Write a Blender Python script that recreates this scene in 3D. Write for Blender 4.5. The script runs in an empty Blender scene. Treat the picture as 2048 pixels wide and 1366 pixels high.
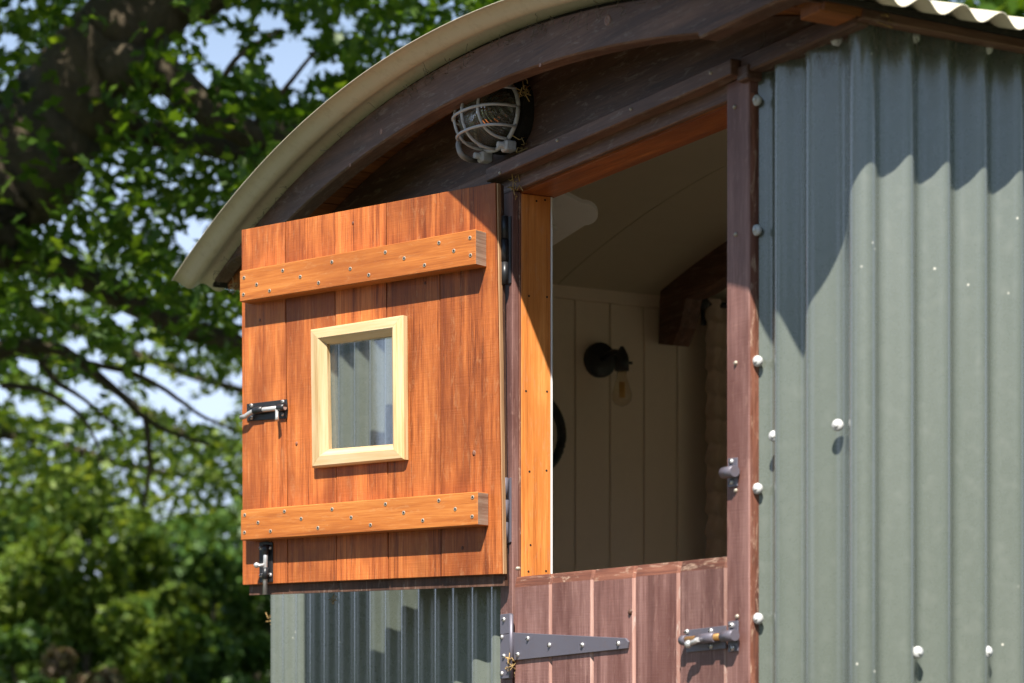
import bpy, bmesh, math, random
import numpy as np
from mathutils import Vector, Matrix
random.seed(7); rng = np.random.default_rng(7)
S = bpy.context.scene
COL = S.collection

# ------------------------------------------------------------------ camera
F, HZ, VX, EYE = 4300.0, 1387.0, -1363.0, 1.6          # focal px (of 2048), horizon row, wall vanishing column
ANG = math.atan((1024 - VX) / F); SA, CA = math.sin(ANG), math.cos(ANG)
FWD = np.array([-CA, SA, 0.0]); RGT = np.array([SA, CA, 0.0]); UP = np.array([0, 0, 1.0])
CAM = -(656 / F * 3.27) * RGT - 3.27 * FWD; CAM[2] = EYE
cd = bpy.data.cameras.new('camera'); cam = bpy.data.objects.new('camera', cd); COL.objects.link(cam)
cam.location = CAM
cam.rotation_euler = (math.pi / 2, 0, math.atan2(FWD[1], FWD[0]) - math.pi / 2)
cd.sensor_width = 36; cd.lens = F / 2048 * 36; cd.shift_y = (HZ - 683) / 2048
cd.clip_start = 0.05; cd.clip_end = 2000
cd.dof.use_dof = True; cd.dof.focus_distance = 4.15; cd.dof.aperture_fstop = 4.5
S.camera = cam

# ------------------------------------------------------------------ world and sun
SUN = np.array([1.27, -1.0, 2.07]); SUN = SUN / np.linalg.norm(SUN)
w = bpy.data.worlds.new('World'); S.world = w; w.use_nodes = True
nt = w.node_tree; bg = nt.nodes['Background']
sky = nt.nodes.new('ShaderNodeTexSky'); sky.sky_type = 'NISHITA'; sky.sun_disc = False
sky.sun_elevation = math.asin(SUN[2]); sky.sun_rotation = math.atan2(SUN[0], SUN[1])
sky.air_density = 1.5; sky.dust_density = 0.1; sky.ozone_density = 4.0
# bright summer haze with thin cloud low in the sky, all the way round
tcw = nt.nodes.new('ShaderNodeTexCoord'); sep = nt.nodes.new('ShaderNodeSeparateXYZ'); nt.links.new(tcw.outputs['Generated'], sep.inputs[0])
hz = nt.nodes.new('ShaderNodeMapRange'); hz.interpolation_type = 'SMOOTHSTEP'; hz.inputs[1].default_value = .47; hz.inputs[2].default_value = .06; nt.links.new(sep.outputs[2], hz.inputs[0])
cl = nt.nodes.new('ShaderNodeTexNoise'); cl.inputs['Scale'].default_value = 3.0; cl.inputs['Detail'].default_value = 6; nt.links.new(tcw.outputs['Generated'], cl.inputs['Vector'])
cm = nt.nodes.new('ShaderNodeMapRange'); cm.inputs[1].default_value = .4; cm.inputs[2].default_value = .65; cm.inputs[3].default_value = .75; nt.links.new(cl.outputs['Fac'], cm.inputs[0])
hm = nt.nodes.new('ShaderNodeMath'); hm.operation = 'MULTIPLY'; nt.links.new(hz.outputs[0], hm.inputs[0]); nt.links.new(cm.outputs[0], hm.inputs[1])
mxw = nt.nodes.new('ShaderNodeMix'); mxw.data_type = 'RGBA'; nt.links.new(hm.outputs[0], mxw.inputs[0]); nt.links.new(sky.outputs[0], mxw.inputs[6]); mxw.inputs[7].default_value = (7.6, 9.0, 12.4, 1)
nt.links.new(mxw.outputs[2], bg.inputs[0]); bg.inputs[1].default_value = 0.055
sl = bpy.data.lights.new('sun', 'SUN'); sl.energy = 5.0; sl.angle = math.radians(0.53); sl.color = (1, 0.95, 0.87)
so = bpy.data.objects.new('sun', sl); COL.objects.link(so)
so.rotation_euler = Vector(-SUN).to_track_quat('-Z', 'Y').to_euler(); so.location = (6, -6, 12)
S.view_settings.view_transform = 'Standard'; S.view_settings.look = 'None'
S.view_settings.exposure = 1.1; S.view_settings.gamma = 1.0
S.view_settings.use_curve_mapping = False

# ------------------------------------------------------------------ pixel -> point
def ray(u, v): return FWD + RGT * ((u - 1024) / F) + UP * ((HZ - v) / F)
def ony(u, v, y): d = ray(u, v); return CAM + d * ((y - CAM[1]) / d[1])
def onx(u, v, x): d = ray(u, v); return CAM + d * ((x - CAM[0]) / d[0])
def onz(u, v, z): d = ray(u, v); return CAM + d * ((z - CAM[2]) / d[2])
def atz(u, v, Z): return CAM + ray(u, v) * Z
def onpl(u, v, p, n): d = ray(u, v); return CAM + d * (np.dot(np.asarray(p) - CAM, n) / np.dot(d, n))

# ------------------------------------------------------------------ materials
MATS = {}
class NT:
    def __init__(s, name):
        s.m = bpy.data.materials.new(name); s.m.use_nodes = True; s.t = s.m.node_tree
        s.b = s.t.nodes['Principled BSDF']; s.out = s.t.nodes['Material Output']; MATS[name] = s.m
    def n(s, typ, **kw):
        x = s.t.nodes.new('ShaderNode' + typ)
        for k, v in kw.items(): setattr(x, k, v)
        return x
    def l(s, a, b): s.t.links.new(a, b)
    def coords(s, scale=(1, 1, 1), rnd=7.0):
        tc = s.n('TexCoord'); oi = s.n('ObjectInfo'); mp = s.n('Mapping')
        mu = s.n('VectorMath', operation='SCALE'); cb = s.n('CombineXYZ')
        m1 = s.n('Math', operation='MULTIPLY'); m1.inputs[1].default_value = rnd
        m2 = s.n('Math', operation='MULTIPLY'); m2.inputs[1].default_value = rnd * 1.7
        s.l(oi.outputs['Random'], m1.inputs[0]); s.l(oi.outputs['Random'], m2.inputs[0])
        s.l(m1.outputs[0], cb.inputs[0]); s.l(m2.outputs[0], cb.inputs[1]); s.l(m1.outputs[0], cb.inputs[2])
        ad = s.n('VectorMath', operation='ADD'); s.l(tc.outputs['Object'], ad.inputs[0]); s.l(cb.outputs[0], ad.inputs[1])
        mp.inputs['Scale'].default_value = scale; s.l(ad.outputs[0], mp.inputs[0])
        return mp.outputs[0], ad.outputs[0], oi.outputs['Random']
    def noise(s, vec, scale, detail=4, rough=.55, dist=0):
        x = s.n('TexNoise'); x.inputs['Scale'].default_value = scale; x.inputs['Detail'].default_value = detail
        x.inputs['Roughness'].default_value = rough; x.inputs['Distortion'].default_value = dist
        s.l(vec, x.inputs['Vector']); return x.outputs['Fac']
    def ramp(s, fac, stops):
        x = s.n('ValToRGB'); e = x.color_ramp.elements
        while len(e) < len(stops): e.new(.5)
        for el, (p, c) in zip(e, stops): el.position = p; el.color = (*c, 1) if len(c) == 3 else c
        s.l(fac, x.inputs[0]); return x.outputs[0]
    def mix(s, fac, a, b, mode='MIX'):
        x = s.n('Mix', data_type='RGBA', blend_type=mode)
        for i, v in ((0, fac), (6, a), (7, b)):
            if hasattr(v, 'is_output') : s.l(v, x.inputs[i])
            elif i == 0: x.inputs[0].default_value = v
            else: x.inputs[i].default_value = (*v, 1)
        return x.outputs[2]
    def bump(s, h, strength=.3, dist=.002, prev=None):
        x = s.n('Bump'); x.inputs['Strength'].default_value = strength; x.inputs['Distance'].default_value = dist
        s.l(h, x.inputs['Height'])
        if prev: s.l(prev, x.inputs['Normal'])
        s.l(x.outputs[0], s.b.inputs['Normal']); return x.outputs[0]
    def col(s, c):
        if hasattr(c, 'is_output'): s.l(c, s.b.inputs['Base Color'])
        else: s.b.inputs['Base Color'].default_value = (*c, 1)
    def rough(s, r):
        if hasattr(r, 'is_output'): s.l(r, s.b.inputs['Roughness'])
        else: s.b.inputs['Roughness'].default_value = r

def wood(name, axis, dark, mid, light, rough=.5, blotch=.5, blotch_col=None, grain=1.0, spec=.4, saw=0.0, scuff=0.0, scuff_col=(.5,.45,.4), coat=0.0):
    k = NT(name); st = [1, 1, 1]; st['xyz'.index(axis)] = .035
    vec, raw, rnd = k.coords(tuple(st))
    fine = k.noise(vec, 420 * grain, 3, .6)
    mids = k.noise(vec, 120 * grain, 5, .65, .5)
    big = k.noise(vec, 26 * grain, 4, .55, 1.0)
    a = k.n('Math', operation='MULTIPLY_ADD'); a.inputs[1].default_value = .7; k.l(fine, a.inputs[0])
    b = k.n('Math', operation='MULTIPLY_ADD'); b.inputs[1].default_value = .55; k.l(mids, b.inputs[0]); k.l(big, b.inputs[2])
    k.l(b.outputs[0], a.inputs[2])
    s2 = k.n('Math', operation='MULTIPLY'); s2.inputs[1].default_value = .444; k.l(a.outputs[0], s2.inputs[0])
    c = k.ramp(s2.outputs[0], [(.39, dark), (.5, mid), (.62, light)])
    # stain that lies unevenly, stretched a little along the grain
    st2 = [1, 1, 1]; st2['xyz'.index(axis)] = .4
    mp = k.n('Mapping'); mp.inputs['Scale'].default_value = st2; k.l(raw, mp.inputs[0])
    bl = k.noise(mp.outputs[0], 9, 4, .6, .4)
    blr = k.ramp(bl, [(.44, (0, 0, 0)), (.62, (1, 1, 1))])
    f = k.n('Math', operation='MULTIPLY'); f.inputs[1].default_value = blotch; k.l(blr, f.inputs[0])
    c = k.mix(f.outputs[0], c, blotch_col or dark)
    # tone from piece to piece
    tone = k.n('MapRange'); tone.inputs[3].default_value = .78; tone.inputs[4].default_value = 1.2; k.l(rnd, tone.inputs[0])
    hv = k.n('HueSaturation'); k.l(tone.outputs[0], hv.inputs['Value']); k.l(c, hv.inputs['Color']); c = hv.outputs[0]
    if scuff > 0:
        mp2 = k.n('Mapping'); st3 = [1.6, 1.6, 1.6]; st3['xyz'.index(axis)] = .35; mp2.inputs['Scale'].default_value = st3; k.l(raw, mp2.inputs[0])
        sc = k.noise(mp2.outputs[0], 60, 6, .75, .8)
        scr = k.ramp(sc, [(.55, (0, 0, 0)), (.66, (1, 1, 1))])
        g = k.n('Math', operation='MULTIPLY'); g.inputs[1].default_value = scuff; k.l(scr, g.inputs[0])
        c = k.mix(g.outputs[0], c, scuff_col)
    k.col(c)
    rr = k.n('MapRange'); rr.inputs[3].default_value = rough - .08; rr.inputs[4].default_value = rough + .15; k.l(mids, rr.inputs[0]); k.rough(rr.outputs[0])
    k.b.inputs['Specular IOR Level'].default_value = spec
    k.b.inputs['Coat Weight'].default_value = coat; k.b.inputs['Coat Roughness'].default_value = .35
    nb = k.bump(s2.outputs[0], .35, .0012)
    if saw > 0:   # band-saw marks across the grain
        st4 = [.05, .05, .05]; st4['xyz'.index(axis)] = 1
        mp3 = k.n('Mapping'); mp3.inputs['Scale'].default_value = st4; k.l(raw, mp3.inputs[0])
        sw = k.noise(mp3.outputs[0], 330, 2, .5)
        k.bump(sw, saw, .0012, nb)
    return k.m

ORD, ORM, ORL = (.17, .038, .010), (.47, .128, .030), (.66, .22, .055)
def orange(ax): return wood('orange_wood_' + ax, ax, ORD, ORM, ORL, .42, .7, (.22, .052, .014), spec=.4, saw=.35, scuff=.22, scuff_col=(.55, .30, .14))
def brown(ax): return wood('brown_wood_' + ax, ax, (.055, .026, .018), (.12, .058, .038), (.20, .105, .07), .5, .5, spec=.35, scuff=.38, scuff_col=(.34, .27, .22))
def mauve(ax): return wood('weathered_wood_' + ax, ax, (.12, .052, .042), (.215, .103, .086), (.31, .17, .145), .48, .7, (.11, .04, .03), spec=.4, saw=.25, scuff=.3, scuff_col=(.42, .25, .20))
def redbr(ax): return wood('red_brown_wood_' + ax, ax, (.09, .035, .024), (.19, .07, .042), (.28, .12, .075), .5, .5, spec=.35, scuff=.7, scuff_col=(.5, .35, .25))
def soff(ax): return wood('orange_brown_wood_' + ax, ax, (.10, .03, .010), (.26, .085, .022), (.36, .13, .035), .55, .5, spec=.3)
for a_ in 'xyz': orange(a_); brown(a_); mauve(a_)
soff('x'); soff('y'); redbr('x'); redbr('z')
wood('batten_wood_x', 'x', (.30, .08, .016), (.50, .155, .030), (.64, .24, .055), .42, .6, (.34, .095, .02), spec=.4, scuff=.2, scuff_col=(.6, .36, .16))
wood('jamb_wood_z', 'z', (.34, .10, .022), (.57, .195, .045), (.70, .29, .08), .35, .5, (.40, .13, .028), spec=.45, scuff=.1)
wood('pine_z', 'z', (.46, .27, .10), (.64, .46, .24), (.70, .55, .34), .4, .3, (.52, .32, .13), grain=.7)
wood('pine_x', 'x', (.46, .27, .10), (.64, .46, .24), (.70, .55, .34), .4, .3, (.52, .32, .13), grain=.7)
wood('worn_wood_z', 'z', (.22, .11, .085), (.36, .20, .16), (.46, .29, .24), .5, .5, scuff=.5)
wood('end_grain', 'y', (.22, .12, .08), (.40, .26, .18), (.55, .42, .33), .7, .4, scuff=.3)
wood('pale_edge', 'z', (.25, .12, .06), (.42, .24, .12), (.55, .36, .2), .6, .3)
wood('old_wood', 'x', (.25, .18, .12), (.36, .27, .18), (.42, .32, .22), .7, .3)

def painted(name, c1, c2, rough=.4, spec=.5, dirt=.3, dirtc=(.3, .27, .2), streak=True, speck=True, metal=0):
    k = NT(name); vec, raw, rnd = k.coords((1, 1, .12) if streak else (1, 1, 1), 5)
    a = k.noise(vec, 14, 5, .6); c = k.mix(a, c1, c2)
    d = k.noise(raw, 40, 6, .7); dr = k.ramp(d, [(.52, (0, 0, 0)), (.8, (1, 1, 1))])
    f = k.n('Math', operation='MULTIPLY'); f.inputs[1].default_value = dirt; k.l(dr, f.inputs[0]); c = k.mix(f.outputs[0], c, dirtc)
    if speck:
        v = k.n('TexVoronoi'); v.inputs['Scale'].default_value = 32; k.l(raw, v.inputs['Vector'])
        sp = k.ramp(v.outputs['Distance'], [(.045, (1, 1, 1)), (.085, (0, 0, 0))])
        sel = k.noise(raw, 9, 2); selr = k.ramp(sel, [(.56, (0, 0, 0)), (.6, (1, 1, 1))])
        m = k.n('Math', operation='MULTIPLY'); k.l(sp, m.inputs[0]); k.l(selr, m.inputs[1])
        c = k.mix(m.outputs[0], c, (.6, .58, .5))
    k.col(c); rr = k.n('MapRange'); rr.inputs[3].default_value = rough - .06; rr.inputs[4].default_value = rough + .14; k.l(d, rr.inputs[0]); k.rough(rr.outputs[0])
    k.b.inputs['Specular IOR Level'].default_value = spec; k.b.inputs['Metallic'].default_value = metal
    k.bump(d, .08, .001); return k.m
painted('green_paint', (.098, .116, .094), (.155, .170, .148), .24, 1.0, .35, (.21, .22, .19))
MATS['green_paint'].node_tree.nodes['Principled BSDF'].inputs['Coat Weight'].default_value = .6
MATS['green_paint'].node_tree.nodes['Principled BSDF'].inputs['Coat Roughness'].default_value = .14
painted('roof_paint', (.56, .50, .37), (.64, .58, .45), .5, .4, .45, (.30, .24, .14), streak=False, speck=False)
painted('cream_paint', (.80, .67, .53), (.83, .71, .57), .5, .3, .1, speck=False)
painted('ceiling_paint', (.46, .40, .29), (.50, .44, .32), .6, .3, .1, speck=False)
painted('white_paint', (.72, .71, .68), (.78, .77, .74), .4, .5, .15, (.5, .45, .38), speck=False)
painted('black_metal', (.012, .012, .014), (.02, .02, .022), .35, .5, .35, (.10, .09, .08), speck=False)
painted('hinge_metal', (.13, .12, .15), (.17, .155, .185), .42, .5, .3, (.2, .12, .09), speck=False, metal=.35)
painted('bolt_steel', (.50, .49, .48), (.62, .61, .60), .35, .5, .3, (.3, .25, .2), speck=False, metal=.6)
painted('brass', (.55, .30, .10), (.65, .36, .13), .35, .5, .3, (.3, .15, .05), speck=False, metal=.7)
painted('screw_metal', (.33, .28, .22), (.45, .39, .32), .5, .5, .2, speck=False, metal=.5)
painted('dark_hole', (.02, .015, .012), (.03, .022, .018), .8, .2, .1, speck=False)
painted('washer_plastic', (.48, .48, .47), (.56, .56, .55), .5, .4, .35, (.35, .32, .26), speck=False)
painted('cage_paint', (.42, .40, .41), (.55, .53, .54), .55, .4, .8, (.12, .085, .06), speck=False, streak=False)
painted('cable_rubber', (.28, .26, .25), (.34, .32, .31), .6, .3, .3, (.15, .12, .1), speck=False)
painted('iron', (.03, .03, .032), (.05, .05, .05), .6, .4, .3, speck=False)
painted('felt', (.018, .016, .014), (.03, .027, .022), .9, .1, .6, (.09, .075, .055), speck=False)
painted('dry_straw', (.36, .22, .08), (.5, .34, .14), .8, .2, .3, speck=False)
painted('web_dust', (.16, .14, .11), (.24, .21, .17), .9, .1, .3, speck=False)
painted('filament', (.7, .4, .1), (.7, .4, .1), .5, .3, 0, speck=False)

def cloth():
    k = NT('curtain_cloth'); vec, raw, r = k.coords((1, 1, 1)); a = k.noise(raw, 60, 4)
    k.col(k.mix(a, (.44, .32, .25), (.56, .43, .34))); k.rough(.9); k.b.inputs['Specular IOR Level'].default_value = .1; k.bump(a, .4, .003)
cloth()
def glassy(name, tint, refl=1.0, dirt=.04, rough=.0, lines=False):
    k = NT(name); lw = k.n('LayerWeight'); pw = k.n('Math', operation='POWER'); pw.inputs[1].default_value = 5; k.l(lw.outputs['Facing'], pw.inputs[0]); fr = k.n('Math', operation='MULTIPLY_ADD'); fr.inputs[1].default_value = .96; fr.inputs[2].default_value = .045; k.l(pw.outputs[0], fr.inputs[0])
    tr = k.n('BsdfTransparent'); tr.inputs[0].default_value = (*tint, 1)
    gl = k.n('BsdfGlossy'); gl.inputs['Roughness'].default_value = rough
    mx = k.n('MixShader'); k.l(tr.outputs[0], mx.inputs[1]); k.l(gl.outputs[0], mx.inputs[2])
    m = k.n('Math', operation='MULTIPLY', use_clamp=True); m.inputs[1].default_value = refl; k.l(fr.outputs[0], m.inputs[0]); k.l(m.outputs[0], mx.inputs[0])
    df = k.n('BsdfDiffuse'); df.inputs[0].default_value = (.55, .52, .46, 1)
    vec, raw, r = k.coords((1, 1, 1)); nz = k.noise(raw, 55, 7, .8); rp = k.ramp(nz, [(.5, (0, 0, 0)), (.85, (1, 1, 1))])
    f = k.n('Math', operation='MULTIPLY_ADD'); f.inputs[1].default_value = dirt * 4; f.inputs[2].default_value = dirt; k.l(rp, f.inputs[0])
    m2 = k.n('MixShader'); k.l(f.outputs[0], m2.inputs[0]); k.l(mx.outputs[0], m2.inputs[1]); k.l(df.outputs[0], m2.inputs[2])
    if lines:
        tc = k.n('TexCoord'); wv = k.n('TexWave', bands_direction='X'); wv.inputs['Scale'].default_value = 60; k.l(tc.outputs['Object'], wv.inputs[0])
        bp = k.n('Bump'); bp.inputs['Strength'].default_value = 1; bp.inputs['Distance'].default_value = .004; k.l(wv.outputs['Fac'], bp.inputs['Height']); k.l(bp.outputs[0], gl.inputs['Normal']); k.l(bp.outputs[0], lw.inputs['Normal'])
    k.l(m2.outputs[0], k.out.inputs[0])
glassy('pane_glass', (.96, .97, .96), 3.2, .012)
glassy('lamp_glass', (.74, .68, .54), 1.6, .08, .12, lines=True)
glassy('bulb_glass', (.95, .90, .80), 2.0, .05)
k = NT('mirror_glass'); k.col((.8, .82, .85)); k.b.inputs['Metallic'].default_value = 1; k.rough(.04)

def leafmat(name, c1, c2, c3, trans=.5):
    k = NT(name); tc = k.n('TexCoord'); 
    at = k.n('Attribute', attribute_name='tone'); oi = k.n('ObjectInfo')
    ad = k.n('Math', operation='ADD'); k.l(at.outputs['Fac'], ad.inputs[0])
    rm = k.n('Math', operation='MULTIPLY'); rm.inputs[1].default_value = 1.0
    k.l(at.outputs['Fac'], rm.inputs[0])
    c = k.ramp(rm.outputs[0], [(.1, c1), (.55, c2), (.95, c3)])
    k.col(c); k.rough(.42); k.b.inputs['Specular IOR Level'].default_value = .35
    tl = k.n('BsdfTranslucent'); br = k.mix(1.0, c, (1.5, 1.35, .45), 'MULTIPLY'); k.l(br, tl.inputs[0])
    mx = k.n('MixShader'); mx.inputs[0].default_value = trans; k.l(k.b.outputs[0], mx.inputs[1]); k.l(tl.outputs[0], mx.inputs[2]); k.l(mx.outputs[0], k.out.inputs[0])
leafmat('oak_leaf', (.045, .10, .010), (.075, .15, .014), (.13, .21, .025), .5)
leafmat('hazel_leaf', (.08, .14, .022), (.14, .22, .035), (.24, .31, .07), .45)
leafmat('bush_leaf', (.05, .11, .028), (.09, .17, .04), (.15, .24, .06), .4)
leafmat('dry_leaf', (.12, .085, .05), (.22, .15, .09), (.20, .22, .08), .3)
def bark():
    k = NT('bark'); vec, raw, r = k.coords((1, 1, .3)); a = k.noise(vec, 14, 8, .7, .6); b = k.noise(raw, 3, 4)
    c = k.ramp(a, [(.35, (.035, .023, .013)), (.55, (.105, .072, .042)), (.75, (.20, .15, .095))])
    c = k.mix(b, c, (.075, .062, .034)); k.col(c); k.rough(.9); k.bump(a, .9, .03)
bark()
def grass():
    k = NT('meadow'); vec, raw, r = k.coords((1, 1, 1)); a = k.noise(raw, .6, 6, .6); b = k.noise(raw, 30, 4)
    c = k.mix(a, (.03, .055, .014), (.055, .06, .022)); c = k.mix(b, c, (.045, .06, .018)); k.col(c); k.rough(.9); k.bump(b, .6, .03)
    k = NT('bounce_gravel'); vec, raw, r = k.coords((1, 1, 1)); v = k.n('TexVoronoi'); v.inputs['Scale'].default_value = 55; k.l(raw, v.inputs['Vector'])
    c = k.mix(v.outputs['Color'], (.085, .072, .055), (.12, .10, .08)); k.col(c); k.rough(.9); k.bump(v.outputs['Distance'], .8, .01)
grass()

# ------------------------------------------------------------------ object helpers
WM = {}
def link(o, parent, M):
    COL.objects.link(o); WM[o.name] = M.copy()
    if parent: o.parent = parent; o.matrix_parent_inverse = WM[parent.name].inverted()
    o.matrix_basis = M; return o
def tag(o, label=None, cat=None, group=None, kind=None):
    for kk, v in (('label', label), ('category', cat), ('group', group), ('kind', kind)):
        if v: o[kk] = v
    return o
def empty(name, loc, label, cat, group=None):
    o = bpy.data.objects.new(name, None); o.empty_display_size = .1; link(o, None, Matrix.Translation(Vector(loc))); return tag(o, label, cat, group)
def obj(name, bm, mat, parent=None, rz=0.0, smooth=False, auto=None):
    """bm holds world coordinates; the object's origin goes to its middle, its local x is turned by rz"""
    co = [v.co for v in bm.verts]
    lo = Vector((min(c.x for c in co), min(c.y for c in co), min(c.z for c in co))); hi = Vector((max(c.x for c in co), max(c.y for c in co), max(c.z for c in co)))
    M = Matrix.Translation((lo + hi) / 2) @ Matrix.Rotation(rz, 4, 'Z')
    bm.transform(M.inverted()); me = bpy.data.meshes.new(name); bm.normal_update(); bm.to_mesh(me); bm.free()
    for m in (mat if isinstance(mat, (list, tuple)) else [mat]): me.materials.append(MATS[m])
    if smooth: me.shade_smooth()
    if auto is not None: me.set_sharp_from_angle(angle=math.radians(auto))
    return link(bpy.data.objects.new(name, me), parent, M)
def box(bm, lo, hi, bev=0.0, M=None, mi=0):
    r = bmesh.ops.create_cube(bm, size=1); vs = r['verts']
    for v in vs: v.co = Vector([lo[i] + (v.co[i] + .5) * (hi[i] - lo[i]) for i in range(3)])
    if bev:
        es = list({e for v in vs for e in v.link_edges}); r2 = bmesh.ops.bevel(bm, geom=es, offset=bev, segments=1, profile=.5, affect='EDGES')
        vs = list({v for f in r2['faces'] for v in f.verts} | {v for v in vs if v.is_valid})
    if M is not None: bmesh.ops.transform(bm, matrix=M, verts=vs)
    if mi:
        for f in {f for v in vs for f in v.link_faces}: f.material_index = mi
    return vs
def BX(name, lo, hi, mat, parent, bev=.002, rz=0, M=None):
    bm = bmesh.new(); box(bm, lo, hi, bev, M); return obj(name, bm, mat, parent, rz)
def prism(bm, ring_a, ring_b, mi=0, caps=True):
    a = [bm.verts.new(Vector(p)) for p in ring_a]; b = [bm.verts.new(Vector(p)) for p in ring_b]; n = len(a); fs = []
    for i in range(n): fs.append(bm.faces.new((a[i], a[(i + 1) % n], b[(i + 1) % n], b[i])))
    if caps: fs.append(bm.faces.new(a[::-1])); fs.append(bm.faces.new(b))
    for f in fs: f.material_index = mi
    return a + b
def fixn(bm): bmesh.ops.recalc_face_normals(bm, faces=bm.faces[:]); return bm
def tube(bm, pts, rad, n=8, mi=0, caps=True):
    pts = [Vector(p) for p in pts]; rings = []; N = len(pts)
    if not hasattr(rad, '__len__'): rad = [rad] * N
    ref = Vector((0.13, 0.31, 0.94)).normalized()
    for i, p in enumerate(pts):
        t = (pts[min(i + 1, N - 1)] - pts[max(i - 1, 0)]).normalized()
        s = t.cross(ref)
        if s.length < .05: s = t.cross(Vector((1, 0, 0)))
        s.normalize(); q = t.cross(s)
        rings.append([bm.verts.new(p + (s * math.cos(2 * math.pi * j / n) + q * math.sin(2 * math.pi * j / n)) * rad[i]) for j in range(n)])
    for i in range(N - 1):
        for j in range(n):
            f = bm.faces.new((rings[i][j], rings[i][(j + 1) % n], rings[i + 1][(j + 1) % n], rings[i + 1][j])); f.smooth = True; f.material_index = mi
    if caps:
        f = bm.faces.new(rings[0][::-1]); f.material_index = mi; f = bm.faces.new(rings[-1]); f.material_index = mi
def smoothpath(P, k=6):
    P = [np.array(p, float) for p in P]; out = []
    for i in range(len(P) - 1):
        p0 = P[max(i - 1, 0)]; p1 = P[i]; p2 = P[i + 1]; p3 = P[min(i + 2, len(P) - 1)]
        for j in range(k):
            t = j / k; out.append(.5 * ((2 * p1) + (-p0 + p2) * t + (2 * p0 - 5 * p1 + 4 * p2 - p3) * t * t + (-p0 + 3 * p1 - 3 * p2 + p3) * t ** 3))
    out.append(P[-1]); return out

# small fixings, one mesh each, local -Y is outward
def mesh_of(bm, name, mats):
    me = bpy.data.meshes.new(name); bm.normal_update(); bm.to_mesh(me); bm.free()
    for m in mats: me.materials.append(MATS[m])
    return me
def lathe(bm, prof, n=10, mi=0):          # prof: (r, y) along local y
    rings = []
    for r, y in prof: rings.append([bm.verts.new((r * math.cos(2 * math.pi * j / n), y, r * math.sin(2 * math.pi * j / n))) for j in range(n)])
    for i in range(len(rings) - 1):
        for j in range(n): f = bm.faces.new((rings[i][j], rings[i][(j + 1) % n], rings[i + 1][(j + 1) % n], rings[i + 1][j])); f.material_index = mi; f.smooth = True
    f = bm.faces.new(rings[-1]); f.material_index = mi
    return rings
bm = bmesh.new(); lathe(bm, [(.0046, .002), (.0046, -.0005), (.0040, -.0009), (.0026, -.0004)], 9); lathe(bm, [(.0025, .001), (.0025, -.0006)], 8, 1); SCREW = mesh_of(fixn(bm), 'screw', ['screw_metal', 'dark_hole'])
bm = bmesh.new(); lathe(bm, [(.0046, .002), (.0046, -.001), (.003, -.0032), (.0012, -.0036)], 9); box(bm, (-.0007, -.0042, -.0036), (.0007, -.003, .0036), 0, None, 1); DOMES = mesh_of(fixn(bm), 'domescrew', ['bolt_steel', 'dark_hole'])
bm = bmesh.new(); lathe(bm, [(.0105, .008), (.0118, .003), (.0112, .000), (.0075, -.0025), (.0045, -.003), (.0042, -.0052), (.0025, -.0058)], 14); WASHER = mesh_of(fixn(bm), 'washer', ['washer_plastic'])
bm = bmesh.new(); lathe(bm, [(.0035, .004), (.0035, -.0015), (.0015, -.0035)], 8); NAIL = mesh_of(fixn(bm), 'nail', ['screw_metal'])
def fix(name, me, p, parent, rz=0, roll=0, sc=1):
    M = Matrix.Translation(Vector(p)) @ Matrix.Rotation(rz, 4, 'Z') @ Matrix.Rotation(roll, 4, 'Y') @ Matrix.Scale(sc, 4)
    return link(bpy.data.objects.new(name, me), parent, M)

# ================================================================== SETTING
bm = bmesh.new(); bmesh.ops.create_grid(bm, x_segments=40, y_segments=40, size=400)
for v in bm.verts: v.co.z = 0 if v.co.length < 30 else .012 * (v.co.length - 30) * (1 + .5 * math.sin(v.co.x * .03) * math.cos(v.co.y * .04))
tag(obj('ground', bm, 'meadow', None, smooth=True), kind='structure')
bm = bmesh.new(); n = 40
vs = [bm.verts.new((.6 + 3.6 * (1 + .08 * math.sin(3 * t)) * math.cos(t), -2.2 + 3.2 * (1 + .1 * math.sin(2 * t + 1)) * math.sin(t), .006)) for t in [2 * math.pi * i / n for i in range(n)]]
bm.faces.new(vs); tag(obj('bounce_patch', bm, 'bounce_gravel', None), kind='structure')  # unseen gravel patch, added to bounce light up at the hut

# ================================================================== SHEPHERD HUT
XL, XR, YB = -2.215, 0.06, 3.6          # outer wall lines, rear wall
XC = -1.06
RR, RZ = 3.599, -.768                 # roof circle
hut = empty('shepherd_hut', (XC, 1.8, 0), 'green corrugated shepherd hut with curved pale roof and open stable door', 'hut')
AMP = .0095
def zroof(x, r=RR): return RZ + math.sqrt(r * r - (x - XC) ** 2)

def corrugated(path, pitch, phase, z0, z1f, name, mat='green_paint', amp=AMP):
    """path: list of (x,y,nx,ny,s); z1f: top height by (x,y)"""
    bm = bmesh.new(); prev = None
    for (x, y, nx, ny, s) in path:
        o = amp * math.cos(2 * math.pi * (s - phase) / pitch) + .0012 * math.sin(s * 9.1 + 1) + .0007 * math.sin(s * 23.0)
        X, Y = x + nx * o, y + ny * o
        zt = z1f(x, y); zs = [z0, z0 + (zt - z0) * .5, zt]
        col = [bm.verts.new((X, Y, z)) for z in zs]
        if prev:
            for i in range(2): bm.faces.new((prev[i], col[i], col[i + 1], prev[i + 1]))
        prev = col
    return obj(name, bm, mat, hut, smooth=True)
def line(x0, x1, y, step=.005):
    n = max(2, int(abs(x1 - x0) / step)); return [(x0 + (x1 - x0) * i / n, y, 0, -1, x0 + (x1 - x0) * i / n) for i in range(n + 1)]
ZW0 = .62
# front left: from the left corner to the hinge post
corrugated(line(XL, -1.07, 0), .0803, -1.172, ZW0, lambda x, y: 2.60, 'wall_sheet')
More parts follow.
